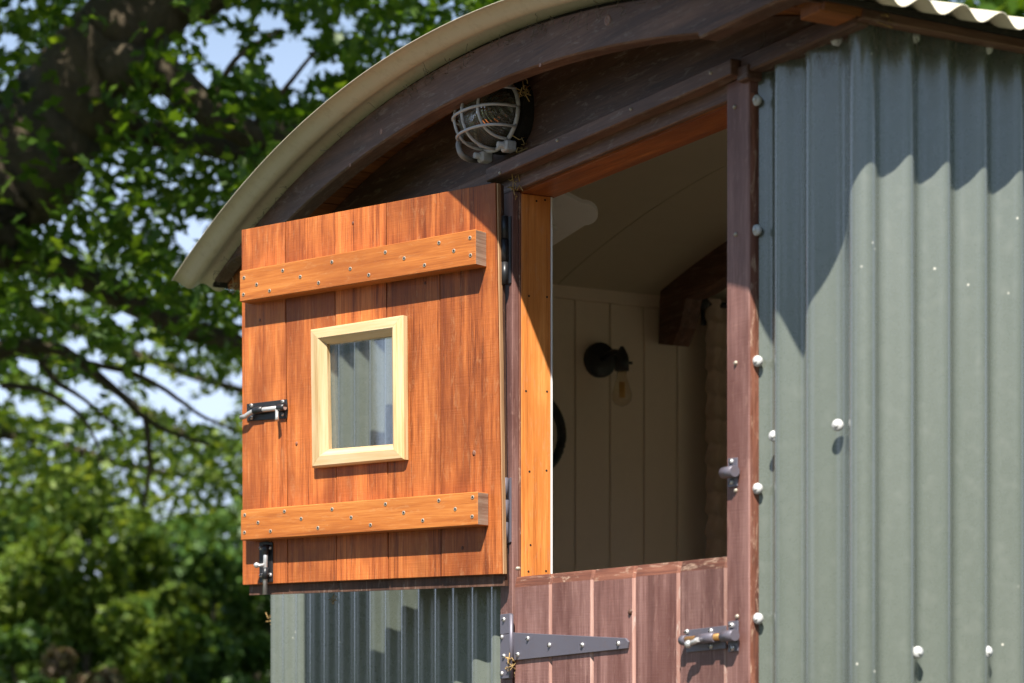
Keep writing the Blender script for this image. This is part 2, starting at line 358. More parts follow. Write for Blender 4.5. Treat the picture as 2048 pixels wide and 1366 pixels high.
# front right strip bending round the corner into the side wall
CR = .032
pth = [(x, 0, 0, -1, x) for x in np.arange(-.245, XR - CR + 1e-6, .004)]
for i in range(1, 12):
    a = math.pi / 2 * i / 12; pth.append((XR - CR + CR * math.sin(a), CR - CR * math.cos(a), math.sin(a), -math.cos(a), XR - CR + CR * a))
s0 = XR - CR + CR * math.pi / 2
for y in np.arange(CR, .84, .004): pth.append((XR, y, 1, 0, s0 + y - CR))
ycr = s0 + .078 - CR; KS = [-.302, -.224, -.146, -.066, .049] + [ycr + .0728 * i for i in range(14)]; KP = [i * .0728 for i in range(len(KS))]
pth = [(x, y, a, b, float(np.interp(s_, KS, KP))) for x, y, a, b, s_ in pth]
corrugated(pth, .0728, 0, ZW0, lambda x, y: 2.618, 'wall_sheet', amp=.0118)
def side(y0, y1, x, nx, z0_=None, z1_=2.618):
    n = int((y1 - y0) / .006); corrugated([(x, y0 + (y1 - y0) * i / n, nx, 0, y0 + (y1 - y0) * i / n) for i in range(n + 1)], .0728, .078, z0_ or ZW0, lambda x, y: z1_, 'wall_sheet')
side(.80, 1.30, XR + .004, 1); side(1.30, 2.60, XR, 1, None, 1.45); side(1.30, 2.60, XR, 1, 2.2, 2.618); side(2.60, YB, XR + .004, 1)  # gap for an unseen side window, added to let fill light inside
side(0.0, .9, XL, -1); side(.86, 1.8, XL - .003, -1); side(1.76, 2.7, XL, -1); side(2.66, YB, XL - .003, -1)
for x0_, x1_, za, zb in ((XL, -1.6, ZW0, None), (-1.6, -.6, ZW0, 1.4), (-1.6, -.6, 2.25, None), (-.6, XR, ZW0, None)):
    corrugated([(x, YB, 0, 1, x) for x in np.arange(x0_, x1_ + .001, .008)], .0765, 0, za, lambda x, y: zb or zroof(x) - .05, 'wall_sheet')  # rear gap is an unseen opening, added for light in the room
# roof sheets: bent round the hut, their waves run from eave to eave
def roof_sheet(y0, y1, lift):
    bm = bmesh.new(); ys = np.arange(y0, y1 + 1e-6, .0737 / 12); aL = math.asin((-2.329 - XC) / RR); aR = math.asin((.188 - XC) / RR)
    N = 60; rows = []
    for y in ys:
        r = RR - .009 + lift + AMP * math.cos(2 * math.pi * (y - .008) / .0737)
        rows.append([bm.verts.new((XC + r * math.sin(aL + (aR - aL) * j / N), y, RZ + r * math.cos(aL + (aR - aL) * j / N))) for j in range(N + 1)])
    for i in range(len(rows) - 1):
        for j in range(N): bm.faces.new((rows[i][j], rows[i][j + 1], rows[i + 1][j + 1], rows[i + 1][j]))
    o = obj('roof_sheet', bm, 'roof_paint', hut, smooth=True); m = o.modifiers.new('thickness', 'SOLIDIFY'); m.thickness = .0014; return o
for i, (a, b) in enumerate([(-.22, .72), (.68, 1.62), (1.58, 2.52), (2.48, YB + .2)]): roof_sheet(a, b, .0016 * (i % 2))

# roof boards under the sheet, felt edge, arch beam
def arc_strip(bm, r0, r1, y0, y1, x0, x1, N=40, mi=0):
    prev = None
    for j in range(N + 1):
        x = x0 + (x1 - x0) * j / N; a0 = math.asin((x - XC) / r0)
        c = [bm.verts.new((XC + r * math.sin(a0), y, RZ + r * math.cos(a0))) for r, y in ((r0, y0), (r1, y0), (r1, y1), (r0, y1))]
        if prev:
            for i in range(4): f = bm.faces.new((prev[i], c[i], c[(i + 1) % 4], prev[(i + 1) % 4])); f.material_index = mi
        else: bm.faces.new(c)
        prev = c
    bm.faces.new(prev[::-1])
bm = bmesh.new(); arc_strip(bm, RR - .0275, RR - .0195, -.128, YB, XL - .075, XR + .075); obj('roof_felt', fixn(bm), 'felt', hut)
YF, YK = -.137, -.099                  # front and back of the arch beam
def beam_bottom(x):
    if x > -.180 or x < -1.92: return 2.624
    return max(2.624, -1.218 + math.sqrt(3.945 ** 2 - (x + 1.047) ** 2))
xs = sorted(set(list(np.linspace(-2.258, .09, 70)) + [-.180, -.1799, -1.92, -1.9201]))
bm = bmesh.new(); prev = None
for x in xs:
    zt = zroof(x, RR - .028); zb = min(beam_bottom(x), zt - .004)
    c = [bm.verts.new(p) for p in ((x, YF, zb + .003), (x, YF, zt), (x, YK, zt), (x, YK, zb + .003), (x, YK - .003, zb), (x, YF + .003, zb))]
    if prev:
        for i in range(6): bm.faces.new((prev[i], c[i], c[(i + 1) % 6], prev[(i + 1) % 6]))
    else: bm.faces.new(c)
    prev = c
bm.faces.new(prev[::-1]); obj('arch_beam', fixn(bm), 'brown_wood_x', hut)
# soffit boards between the arch beam and the gable
xa = -2.27
while xa < .05:
    xb = min(xa + .088, .09); bm = bmesh.new(); arc_strip(bm, RR - .040, RR - .028, YK + .002, .05, xa + .002, xb - .002, 2); obj('soffit_board', fixn(bm), 'orange_brown_wood_y', hut); xa = xb
# gable boards above the door, laid level
GY = -.004
zz = 2.596
for i, h in enumerate((.26,)):
    z1 = zz + h
    pts = [];  xsx = np.linspace(XL + .01, XR - .01, 48)
    top = [(x, min(z1 - .003, zroof(x, RR - .042))) for x in xsx]; top = [(x, z) for x, z in top if z > zz + .004]
    if len(top) < 3: break
    ring = [(top[0][0], zz)] + top + [(top[-1][0], zz)]
    bm = bmesh.new(); prism(bm, [(x, GY, z) for x, z in ring], [(x, GY + .03, z) for x, z in ring]); obj('gable_board', fixn(bm), 'brown_wood_x', hut); zz = z1
    if zz > 2.80: break
# rails over the door and along the top of the sheets
LX0, LX1 = ony(970.5, 350, -.045)[0], ony(1461.5, 132, -.045)[0]
z0, z1 = ony(970.5, 364, -.045)[2], ony(970.5, 337, -.045)[2]
BX('drip_rail', (LX0, -.045, z0), (LX1, -.004, z1), 'brown_wood_x', hut, .002)
BX('head_board', (-1.07, -.016, z0 - .026), (-.225, -.0035, z0 + .002), 'brown_wood_x', hut, .0015)
BX('cover_batten', (XL - .01, -.030, 2.588), (LX0 - .002, -.0045, 2.616), 'brown_wood_x', hut, .002)
BX('cover_batten', (LX1 + .004, -.030, 2.592), (XR + .018, -.0045, 2.622), 'brown_wood_x', hut, .003)
BX('packing_block', (LX1 + .001, -.034, z0 - .012), (LX1 + .030, -.004, z0 + .012), 'brown_wood_x', hut, .002)
BX('eave_board', (XR + .0105, -.0290, 2.597), (XR + .034, YB, 2.613), 'brown_wood_y', hut, .002)
BX('eave_board', (XL - .034, -.0290, 2.597), (XL - .0105, YB, 2.613), 'brown_wood_y', hut, .002)
# corner post behind the arch foot
BX('corner_block', (XR - .03, -.098, 2.601), (XR + .02, -.031, 2.619), 'orange_brown_wood_y', hut, .002)

# door posts, jambs and linings
PX0, PX1 = ony(1453, 700, -.022)[0], ony(1498, 700, -.022)[0]
BX('door_post', (PX0, -.022, ZW0), (PX1, .030, z0 - .0005), 'weathered_wood_z', hut, .002)
bm = bmesh.new(); N = 60; prev = None       # frayed sealant strip between post and sheet
for i in range(N + 1):
    z = ZW0 + (z0 - .03 - ZW0) * i / N; wob = .0016 * math.sin(i * 1.7) + .0012 * math.sin(i * .63 + 2)
    c = [bm.verts.new(p) for p in ((PX1 + .0003, -.0195, z), (PX1 + .0012 + wob * .6, -.0175 + wob, z), (PX1 + .0020 + wob * .6, -.0120, z), (PX1 + .0015, -.004, z))]
    if prev:
        for q in range(3): bm.faces.new((prev[q], c[q], c[q + 1], prev[q + 1]))
    prev = c
obj('edge_strip', fixn(bm), 'red_brown_wood_z', hut)
HX0, HX1 = ony(1000.5, 1200, -.022)[0], ony(1024.5, 1200, -.022)[0]
BX('door_post', (HX0, -.022, ZW0), (HX1, -.0075, z0 - .0275), 'weathered_wood_z', hut, .0015)
JX = HX1 - .0006
BX('door_stop', (HX0, -.0072, ZW0), (HX1, -.0022, z0 - .0275), 'red_brown_wood_z', hut, .001)
BX('door_jamb', (JX - .03, -.0020, ZW0), (JX, .0640, z0 - .03), 'jamb_wood_z', hut, .0015)
BX('jamb_bead', (JX - .03, .0643, ZW0), (JX + .0005, .0683, z0 - .03), 'white_paint', hut, .001)
BX('door_jamb', (PX0 - .004, .0305, ZW0), (PX0 + .04, .075, z0 - .03), 'jamb_wood_z', hut, .0015)
BX('head_jamb', (JX - .03, -.003, z0 - .0295), (PX0 + .04, .0745, z0 - .0275), 'orange_wood_x', hut, .0)
BX('head_jamb', (JX - .03, -.003, z0 - .0270), (PX0 + .04, .0745, z0 - .0030), 'orange_wood_x', hut, .0)

# ------------------------------------------------------------------ inside
XI, YI = -2.10, 3.5
yb = .082; wbd = .1038
BX('wall_backing', (XL + .014, .03, ZW0), (XI - .0135, YI, 2.58), 'cream_paint', hut, 0)
yy = .78 - 7 * wbd
while yy < YI:
    y1 = min(yy + wbd, YI)
    bm = bmesh.new(); box(bm, (XI - .013, max(yy + .0012, .083), ZW0), (XI, y1 - .0012, 2.605), .0025); obj('wall_board', bm, 'cream_paint', hut); yy = y1
BX('cornice_board', (XI - .013, .083, 2.6055), (XI + .004, YI, 2.646), 'cream_paint', hut, .002)
yy = .084
while yy < YI:
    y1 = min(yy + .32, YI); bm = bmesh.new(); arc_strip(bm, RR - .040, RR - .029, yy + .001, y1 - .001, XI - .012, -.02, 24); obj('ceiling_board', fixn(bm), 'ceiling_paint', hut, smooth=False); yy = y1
LI = XR - .06
for y0_, y1_, za, zb in ((.083, 1.299, ZW0, 2.66), (1.30, 2.60, ZW0, 1.45), (1.30, 2.60, 2.2, 2.66), (2.601, YI, ZW0, 2.66)): BX('lining_panel', (LI - .03, y0_, za), (LI, y1_, zb), 'cream_paint', hut, 0)
for x0_, x1_, za, zb in ((XI, -1.601, ZW0, 2.70), (-1.6, -.6, ZW0, 1.4), (-1.6, -.6, 2.25, 2.70), (-.599, LI - .0305, ZW0, 2.70)): BX('lining_panel', (x0_, YI, za), (x1_, YI + .03, zb), 'cream_paint', hut, 0)
for (y, z) in ((1.31, 1.47), (1.31, 2.16)): BX('fill_window_rail', (LI - .02, y, z), (XR + .02, y + 1.28, z + .03), 'white_paint', hut, .002)  # frame of the unseen side window added for fill light
for y in (1.302, 1.93, 2.568): BX('fill_window_stile', (LI - .018, y, 1.4995), (XR + .018, y + .03, 2.1605), 'white_paint', hut, .002)
for (a, b, c_, d) in ((XI + .001, JX - .031, ZW0, 2.62), (PX0 + .0405, LI - .031, ZW0, 2.62), (JX - .0305, PX0 + .04, z0 - .0025, 2.69)):
    BX('lining_panel', (a, .031, c_), (b, .0635, d), 'cream_paint', hut, 0)
yy = XL + .02
while yy < XR - .1:
    BX('floor_board', (yy, .0, .58), (yy + .118, YB - .03, .615), 'old_wood', hut, .002); yy += .12
# rafter
raf_px = [(1321, 580), (1319, 604), (1317, 688), (1345, 691), (1360, 655), (1367, 620), (1371, 597), (1400, 585), (1430, 566), (1475, 538), (1640, 440), (1640, 330), (1475, 458), (1400, 515), (1345, 558)]
RY = 1.02; ring = [ony(u, v, RY) for u, v in raf_px]
bm = bmesh.new(); prism(bm, ring, [p + np.array([0, .05, 0]) for p in ring]); obj('rafter', fixn(bm), 'brown_wood_x', hut)

# ------------------------------------------------------------------ chassis and wheels (below the frame)
for x in (-1.75, -.47): BX('chassis_beam', (x - .05, .1, .42), (x + .05, YB - .1, .579), 'old_wood', hut, .004)
for y in (.7, 2.9):
    BX('axle', (-2.1, y - .04, .26), (-.12, y + .04, .419), 'iron', hut, .004)
    for x in (-2.14, -.08):
        bm = bmesh.new(); c = Vector((x, y, .28))
        tube(bm, [c + Vector((0, .265 * math.cos(t), .265 * math.sin(t))) for t in np.linspace(0, 2 * math.pi, 33)], .022, 6, caps=False)
        for i in range(8): t = i * math.pi / 4; tube(bm, [c, c + Vector((0, .255 * math.cos(t), .255 * math.sin(t)))], .012, 5)
        tube(bm, [c - Vector((.04, 0, 0)), c + Vector((.04, 0, 0))], .05, 10); obj('wheel', bm, 'iron', hut)

# ------------------------------------------------------------------ lower half door
LDY = -.024; ztop = ony(1240, 1133.5, LDY)[2]
LX = [ony(u, 1250, LDY)[0] for u in (1027, 1101, 1184, 1268, 1357, 1452.2)]
bm = bmesh.new()
for z in (.75, 1.25, 1.70): box(bm, (LX[0] + .05, .002, z), (LX[-1] - .05, .03, z + .09), .002)
low = obj('lower_door', bm, 'orange_wood_x', hut)
BVL = .0055
for i in range(5):
    a, b = LX[i] + (.0008 if i else 0), LX[i + 1] - .0008
    # v-jointed board: chamfered long edges, sloped and worn top
    prof = [(a, .0), (a, LDY + BVL * .75), (a + BVL, LDY), (b - BVL, LDY), (b, LDY + BVL * .75), (b, .0)]
    rows = [[(x, y, ZW0 + .02) for x, y in prof], [(x, y, ztop - .020 + .002 * math.sin(i * 2.1)) for x, y in prof], [(x, min(y + .0045, 0), ztop) for x, y in prof]]
    bm = bmesh.new(); V = [[bm.verts.new(p) for p in r] for r in rows]
    for r in range(2):
        for j in range(6):
            f = bm.faces.new((V[r][j], V[r][(j + 1) % 6], V[r + 1][(j + 1) % 6], V[r + 1][j]))
            f.material_index = 1 if r == 1 else (2 if j in (1, 3) else 0)
    bm.faces.new(V[0][::-1]); f = bm.faces.new(V[2]); f.material_index = 1
    obj('plank', fixn(bm), ['weathered_wood_z', 'red_brown_wood_x', 'worn_wood_z'], low)
def polyplate(name, px, y, t, mat, parent, bev=.0008):
    r = [ony(u, v, y) for u, v in px]; bm = bmesh.new(); prism(bm, [p + np.array([0, 0, 0]) for p in r], [p + np.array([0, t, 0]) for p in r]); fixn(bm)
    if bev: bmesh.ops.bevel(bm, geom=bm.edges[:], offset=bev, segments=1, affect='EDGES')
    return obj(name, bm, mat, parent)
HY = LDY - .0045
polyplate('strap_hinge', [(1025, 1265), (1250, 1276), (1256, 1283), (1254, 1297), (1027, 1321)], HY, .0042, 'hinge_metal', low)
polyplate('hinge_plate', [(1000, 1229), (1020, 1226.5), (1020.5, 1267), (1000, 1269)], HY, .0065, 'hinge_metal', low)
polyplate('hinge_plate', [(1000, 1269.8), (1020.5, 1267.8), (1020.5, 1356), (1000, 1358)], HY, .0065, 'hinge_metal', low)
for z0p, z1p in ((1229, 1357),):
    a, b = ony(1022.5, z0p, HY - .002), ony(1022.5, z1p, HY - .002); bm = bmesh.new(); tube(bm, [b, a], .0042, 10); obj('hinge_pin', bm, 'hinge_metal', low)
for u, v in ((1056, 1277), (1099, 1290), (1165, 1290), (1237, 1287), (1036, 1309), (1008, 1239), (1004, 1274), (1008, 1312), (1004, 1347)):
    fix('screw', DOMES, ony(u, v, HY - .0003), low, 0, random.uniform(0, 3))
# sliding bolt on the lower door: plate, barrel with bands, rod, lever, keeper
BY = LDY - .003
polyplate('bolt_plate', [(1372, 1260), (1451, 1251), (1451, 1297), (1372, 1305)], BY, .0028, 'hinge_metal', low, .0006)
polyplate('bolt_plate', [(1456, 1243), (1475.5, 1241), (1475.5, 1302), (1456, 1304)], BY + .0015, .0028, 'hinge_metal', low, .0006)
def rod(name, pxs, y, r, mat, parent, n=10):
    bm = bmesh.new(); tube(bm, [ony(u, v, y) for u, v in pxs], r, n); return obj(name, bm, mat, parent)
RYB = BY - .009
rod('bolt_barrel', [(1364, 1281), (1374, 1280)], RYB, .0085, 'hinge_metal', low)
rod('bolt_barrel', [(1397, 1278), (1431, 1275)], RYB, .0085, 'hinge_metal', low)
rod('bolt_keeper', [(1446, 1273), (1470, 1270.5)], RYB, .0092, 'hinge_metal', low)
rod('bolt_rod', [(1368, 1280.5), (1450, 1272.5)], RYB, .0058, 'brass', low)
rod('bolt_lever', [(1396, 1279), (1388, 1284), (1379, 1287)], RYB - .010, .0045, 'bolt_steel', low)
bm = bmesh.new(); bmesh.ops.create_uvsphere(bm, u_segments=10, v_segments=6, radius=.007, matrix=Matrix.Translation(Vector(ony(1377, 1288, RYB - .012)))); obj('bolt_knob', bm, 'bolt_steel', low, smooth=True)
for u, v in ((1374, 1264), (1422, 1262), (1422, 1292), (1463, 1251), (1464, 1296)): fix('screw', DOMES, ony(u, v, BY - .0004), low, 0, random.uniform(0, 3), 1.05)
bm = bmesh.new(); bmesh.ops.create_uvsphere(bm, u_segments=8, v_segments=6, radius=.006, matrix=Matrix.Translation(Vector(ony(1262, 1224, LDY + .001)))); obj('knot', bm, 'brown_wood_z', low, smooth=True)
# keeper of the upper bolt, on the post
polyplate('keeper_plate', [(1455.5, 917), (1474, 915), (1474, 972), (1455.5, 975)], -.0245, .0025, 'hinge_metal', hut, .0005)
rod('keeper_loop', [(1447, 946), (1470, 942)], -.033, .0095, 'hinge_metal', hut)
for u, v in ((1463, 923), (1463, 964)): fix('screw', DOMES, ony(u, v, -.0249), hut, 0, random.uniform(0, 3))
for u, v in ((1470, 214), (1472, 469), (1472, 726), (1472, 981), (1475, 1233), (1041 - 6, 1137)): fix('nail', NAIL, ony(u, v, -.0222), hut, 0, 0, 1.1)
for u, v in ((1008, 833), (1010, 643), (1009, 625)): fix('nail', NAIL, ony(u, v, -.0222), hut, 0, 0, .8)
for u, v in ((1115, 281), (1262, 218), (1422, 146), (1000, 346)): fix('nail', NAIL, ony(u, v, -.0452), hut, 0, 0, .9)
bm = bmesh.new(); lathe(bm, [(.0022, .001), (.0022, -.0003)], 7); HOLE = mesh_of(fixn(bm), 'nail_hole', ['dark_hole'])
for u, v in ((1058, 592), (1094, 594), (1052, 782), (1094, 783), (1059, 943), (1093, 941), (1061, 1090), (1057, 1143), (1092, 1142), (1073, 402), (1090, 400)):
    fix('nail_hole', HOLE, onx(u, v, JX + .0002), hut, math.pi / 2)
bm = bmesh.new(); lathe(bm, [(.012, .001), (.0115, -.0008), (.007, -.0012), (.006, -.0002), (.003, -.0002)], 12); KNOT = mesh_of(fixn(bm), 'knot', ['worn_wood_z'])
for u, v, y, sc_ in ((1215, 40, YF, .8), (762, 263, YF, .5), (700, 330, YF, .35), (1080, 130, YF, .3)): fix('knot', KNOT, ony(u, v, y - .0002), hut, 0, .3, sc_)
# screws on the sheets
for u, v in ((1511, 200), (1511, 460), (1513, 722), (1513, 977), (1514, 1237)): fix('roofing_screw', WASHER, ony(u, v, -.013), hut, .25, 0, .78)
for u, v, y in ((1547, 872, -.010), (1674, 850, -.006), (1541, 123, -.012), (1609, 95, -.010), (1672, 79, -.008)): fix('roofing_screw', WASHER, ony(u, v, y), hut, .5, 0, .8)
for u, v in ((1838, 1305), (1977, 1304), (1831, 73), (1977, 96)): fix('roofing_screw', WASHER, onx(u, v, XR + .008), hut, math.pi / 2, 0, .82)
for v in (1500, 760):
    for j in range(4): fix('roofing_screw', WASHER, onx(2130 + 140 * j, v if v > 1000 else 1304, XR + .008), hut, math.pi / 2, 0, 1)

# ------------------------------------------------------------------ upper half door, swung back against the wall
VL = -4450.0; tb = (1024 - VL) / F
LD = -tb * RGT + FWD; LD = LD / np.linalg.norm(LD)              # from the hinge outwards
LN = np.array([-LD[1], LD[0], 0.0]);
if np.dot(LN, FWD) > 0: LN = -LN                                # towards the camera
LRZ = math.atan2(-LD[1], -LD[0])                                # local +x from the outer edge to the hinge, local -y towards us
PIN = ony(1009, 900, -.030); TL = .028
P0 = PIN + LN * (TL - .004)
def leaf(u, v, d=0.0): return onpl(u, v, P0 + LN * d, LN)
def lift(p, d): return np.asarray(p) + LN * d
cTL, cTR, cBL, cBR = (483, 460), (990.5, 365), (485, 1170), (1003, 1148)
topx = (483, 569.5, 668.5, 771.5, 878.5, 990.5); botx = (485, 575, 673, 776, 882, 1003)
def lerp(a, b, t): return a + (b - a) * t
def onedge(A, B, x): t = (x - A[0]) / (B[0] - A[0]); return (x, lerp(A[1], B[1], t))
iTL, iTR, iBR, iBL = (649, 690), (789, 671), (791, 890), (652, 900)      # hole, a little under the frame
fTL, fTR, fBR, fBL = (630, 661), (815, 632), (817, 920), (633, 937)      # frame outside
def lprism(name, px, d0, d1, mat, parent, bev=0.0012):
    r = [leaf(u, v) for u, v in px]; bm = bmesh.new(); prism(bm, [lift(p, d1) for p in r], [lift(p, d0) for p in r]); fixn(bm)
    if bev: bmesh.ops.bevel(bm, geom=bm.edges[:], offset=bev, segments=1, affect='EDGES')
    return obj(name, bm, mat, parent, rz=LRZ)
# outer skin (the weather face) as the door body: four boxes round the window hole
oTL, oTR, oBR, oBL = (489, 463), (993, 367), (1002, 1171), (490, 1190)
bm = bmesh.new()
def q4(px):
    r = [leaf(u, v) for u, v in px]; prism(bm, [lift(p, -.0128) for p in r], [lift(p, -.0225) for p in r])
q4([oTL, onedge(oTL, oTR, 640), onedge(oBL, oBR, 643), oBL]); q4([onedge(oTL, oTR, 796), oTR, oBR, onedge(oBL, oBR, 798)])
q4([onedge(oTL, oTR, 640.3), onedge(oTL, oTR, 795.7), (796, 668), (640, 688)]); q4([(643, 903), (797, 892), onedge(oBL, oBR, 797.7), onedge(oBL, oBR, 643.3)])
upd = obj('upper_door', fixn(bm), 'brown_wood_z', hut, rz=LRZ)
G = 1.5
for i in range(5):
    a, b, c, d = topx[i] + (G / 2 if i else 0), topx[i + 1] - (G / 2 if i < 4 else 0), botx[i + 1] - (G / 2 if i < 4 else 0), botx[i] + (G / 2 if i else 0)
    A, B, C, D = onedge(cTL, cTR, a), onedge(cTL, cTR, b), onedge(cBL, cBR, c), onedge(cBL, cBR, d)
    atv = lambda P, Q, v: (lerp(P[0], Q[0], (v - P[1]) / (Q[1] - P[1])), v)
    if i == 1: polys = [[A, B, atv(B, C, 687), iTL, iBL, atv(B, C, 899), C, D]]
    elif i == 2: polys = [[A, B, atv(B, C, 673), atv(A, D, 687)], [atv(A, D, 899), atv(B, C, 891.5), C, D]]
    elif i == 3: polys = [[A, B, C, D, atv(A, D, 892), iBR, iTR, atv(A, D, 673)]]
    else: polys = [[A, B, C, D]]
    for P in polys: lprism('plank', P, -.0125, -.001 * (i % 2) * .6, 'orange_wood_z', upd, .0009)
lprism('edge_strip', [(991.5, 366), (993.5, 365.8), (1005.5, 1147), (1004, 1148)], -.0125, -.003, 'pale_edge', upd, 0)
for u, v, sc_ in ((948, 906, .5), (593, 887, .35), (706, 446, .3), (850, 566, .3), (925, 1096, .35), (520, 640, .3)):
    bm = bmesh.new(); lathe(bm, [(.012, .001), (.011, -.0006), (.004, -.0009)], 11); bm.transform(Matrix.Translation(Vector(leaf(u, v, .0002))) @ Matrix.Rotation(LRZ, 4, 'Z') @ Matrix.Diagonal((sc_ * .7, 1, sc_, 1))); obj('knot', bm, 'red_brown_wood_z', upd, rz=LRZ)
# ledges
def ledge(px, t, endpx):
    r = [leaf(u, v, t) for u, v in px]; bm = bmesh.new(); prism(bm, r, [lift(p, -t - .0002) for p in r]); fixn(bm)
    bmesh.ops.bevel(bm, geom=bm.edges[:], offset=.0016, segments=1, affect='EDGES')
    for f in bm.faces:
        if f.normal.dot(Vector(-LD)) > .8: f.material_index = 1
    return obj('ledge', bm, ['batten_wood_x', 'end_grain'], upd, rz=LRZ)
TB = .034
ledge([(479, 542), (951, 458), (951, 529), (479, 604)], TB, None)
ledge([(481, 1020), (955, 983), (955, 1050), (481, 1081)], TB, None)
Z2 = lambda x, y: (440 + x * .33680, 340 + y * .33680)
Z3 = lambda x, y: (440 + x * .42902, 780 + y * .42902)
sc = [Z2(*p) for p in ((142, 640), (217, 680), (139, 739), (294, 717), (372, 597), (476, 634), (585, 670), (664, 546), (773, 586), (883, 623), (981, 488), (1093, 524), (1214, 565), (1300, 432), (1388, 480), (1484, 402), (1487, 506))]
sc += [Z3(*p) for p in ((115, 583), (177, 618), (114, 664), (235, 658), (300, 566), (378, 600), (456, 643), (522, 556), (611, 594), (701, 629), (771, 532), (856, 572), (945, 608), (1020, 515), (1096, 555), (1177, 500), (1175, 590))]
for u, v in sc: fix('screw', SCREW, leaf(u, v, TB + .0004), upd, LRZ, random.uniform(0, 1.5), .85)
# window frame: four mitred mouldings
inn = [(658, 689), (788, 672), (790, 889), (662, 899)]; out = [fTL, fTR, fBR, fBL]
prof = [(0, .0), (0, .012), (.10, .0165), (.62, .0185), (.72, .016), (1, .006), (1, -.0035), (.75, -.0035), (.75, .0)]
for i in range(4):
    j = (i + 1) % 4
    O1, O2, I1, I2 = leaf(*out[i]), leaf(*out[j]), leaf(*inn[i]), leaf(*inn[j])
    A = [lift(O1 + (I1 - O1) * u, d + .0004) for u, d in prof]; B = [lift(O2 + (I2 - O2) * u, d + .0004) for u, d in prof]
    m_ = (O2 - O1) / np.linalg.norm(O2 - O1) * .0002
    bm = bmesh.new(); prism(bm, [p + m_ for p in A], [p - m_ for p in B]); obj('window_frame', fixn(bm), 'pine_x' if i in (0, 2) else 'pine_z', upd, rz=LRZ)
lprism('pane', [(651, 690), (789, 672), (791, 890), (654, 900)], -.0085, -.0045, 'pane_glass', upd, 0)
# tower bolt at the outer edge: plate, guides, bent rod, knob
Z4 = lambda x, y: (470 + x * .09277, 760 + y * .09277)
lprism('bolt_plate', [Z4(272, 520), Z4(1130, 415), Z4(1150, 640), Z4(1130, 830), Z4(275, 890)], 0, .003, 'black_metal', upd, .0006)
def lrod(name, pxs, d, r, mat, n=10):
    bm = bmesh.new(); ds = d if hasattr(d, '__len__') else [d] * len(pxs); tube(bm, [leaf(u, v, dd) for (u, v), dd in zip(pxs, ds)], r, n); return obj(name, bm, mat, upd, rz=LRZ)
lrod('bolt_guide', [Z4(410, 665), Z4(610, 635)], .011, .0075, 'black_metal'); lrod('bolt_guide', [Z4(930, 600), Z4(1080, 585)], .011, .0075, 'black_metal')
lrod('bolt_rod', [Z4(125, 810), Z4(230, 780), Z4(300, 725), Z4(390, 675), Z4(520, 650), Z4(1080, 590)], [.016, .016, .014, .012, .011, .011], .0052, 'bolt_steel')
lrod('bolt_lever', [Z4(905, 640), Z4(905, 760), Z4(905, 870)], [.013, .018, .021], [.004, .0035, .0045], 'bolt_steel')
for x, y in ((355, 552), (1030, 470), (355, 815), (1025, 740)): fix('screw', DOMES, leaf(*Z4(x, y), .0034), upd, LRZ, 1, .95)
Z5 = lambda x, y: (470 + x * .1171, 1060 + y * .1171)
lprism('bolt_plate', [Z5(430, 215), Z5(540, 195), Z5(655, 215), Z5(655, 885), Z5(430, 895)], 0, .003, 'black_metal', upd, .0006)
lrod('bolt_guide', [Z5(520, 640), Z5(517, 840)], .011, .0072, 'black_metal'); lrod('bolt_guide', [Z5(525, 250), Z5(525, 420)], .010, .0072, 'black_metal')
lrod('bolt_rod', [Z5(512, 1100), Z5(522, 500), Z5(525, 260)], .011, .0050, 'bolt_steel')
lrod('bolt_lever', [Z5(510, 600), Z5(420, 605), Z5(375, 600)], [.013, .019, .022], [.004, .0035, .005], 'bolt_steel')
bm = bmesh.new(); bmesh.ops.create_uvsphere(bm, u_segments=10, v_segments=7, radius=.0062, matrix=Matrix.Translation(Vector(leaf(*Z5(368, 600), .022)))); obj('bolt_knob', bm, 'bolt_steel', upd, smooth=True)
for x, y in ((440, 310), (597, 305), (445, 775), (605, 768)): fix('screw', DOMES, leaf(*Z5(x, y), .0034), upd, LRZ, 1, .95)
# butt hinges
for (v0, v1) in ((432, 570), (955, 1088)):
    h = (v1 - v0) / 3
    for q in range(3):
        a, b = ony(1009.5, v0 + h * q + .6, -.034), ony(1009.5, v0 + h * (q + 1) - .6, -.034); bm = bmesh.new(); tube(bm, [b, a], .0072 if q != 1 else .0078, 12); obj('hinge_barrel', bm, 'hinge_metal' if v0 > 800 else 'black_metal', upd)
    polyplate('hinge_leaf', [(1012, v0 + 4), (1021, v0), (1021, v1 - 4), (1012, v1)], -.0245, .003, 'hinge_metal' if v0 > 800 else 'black_metal', upd, .0005)

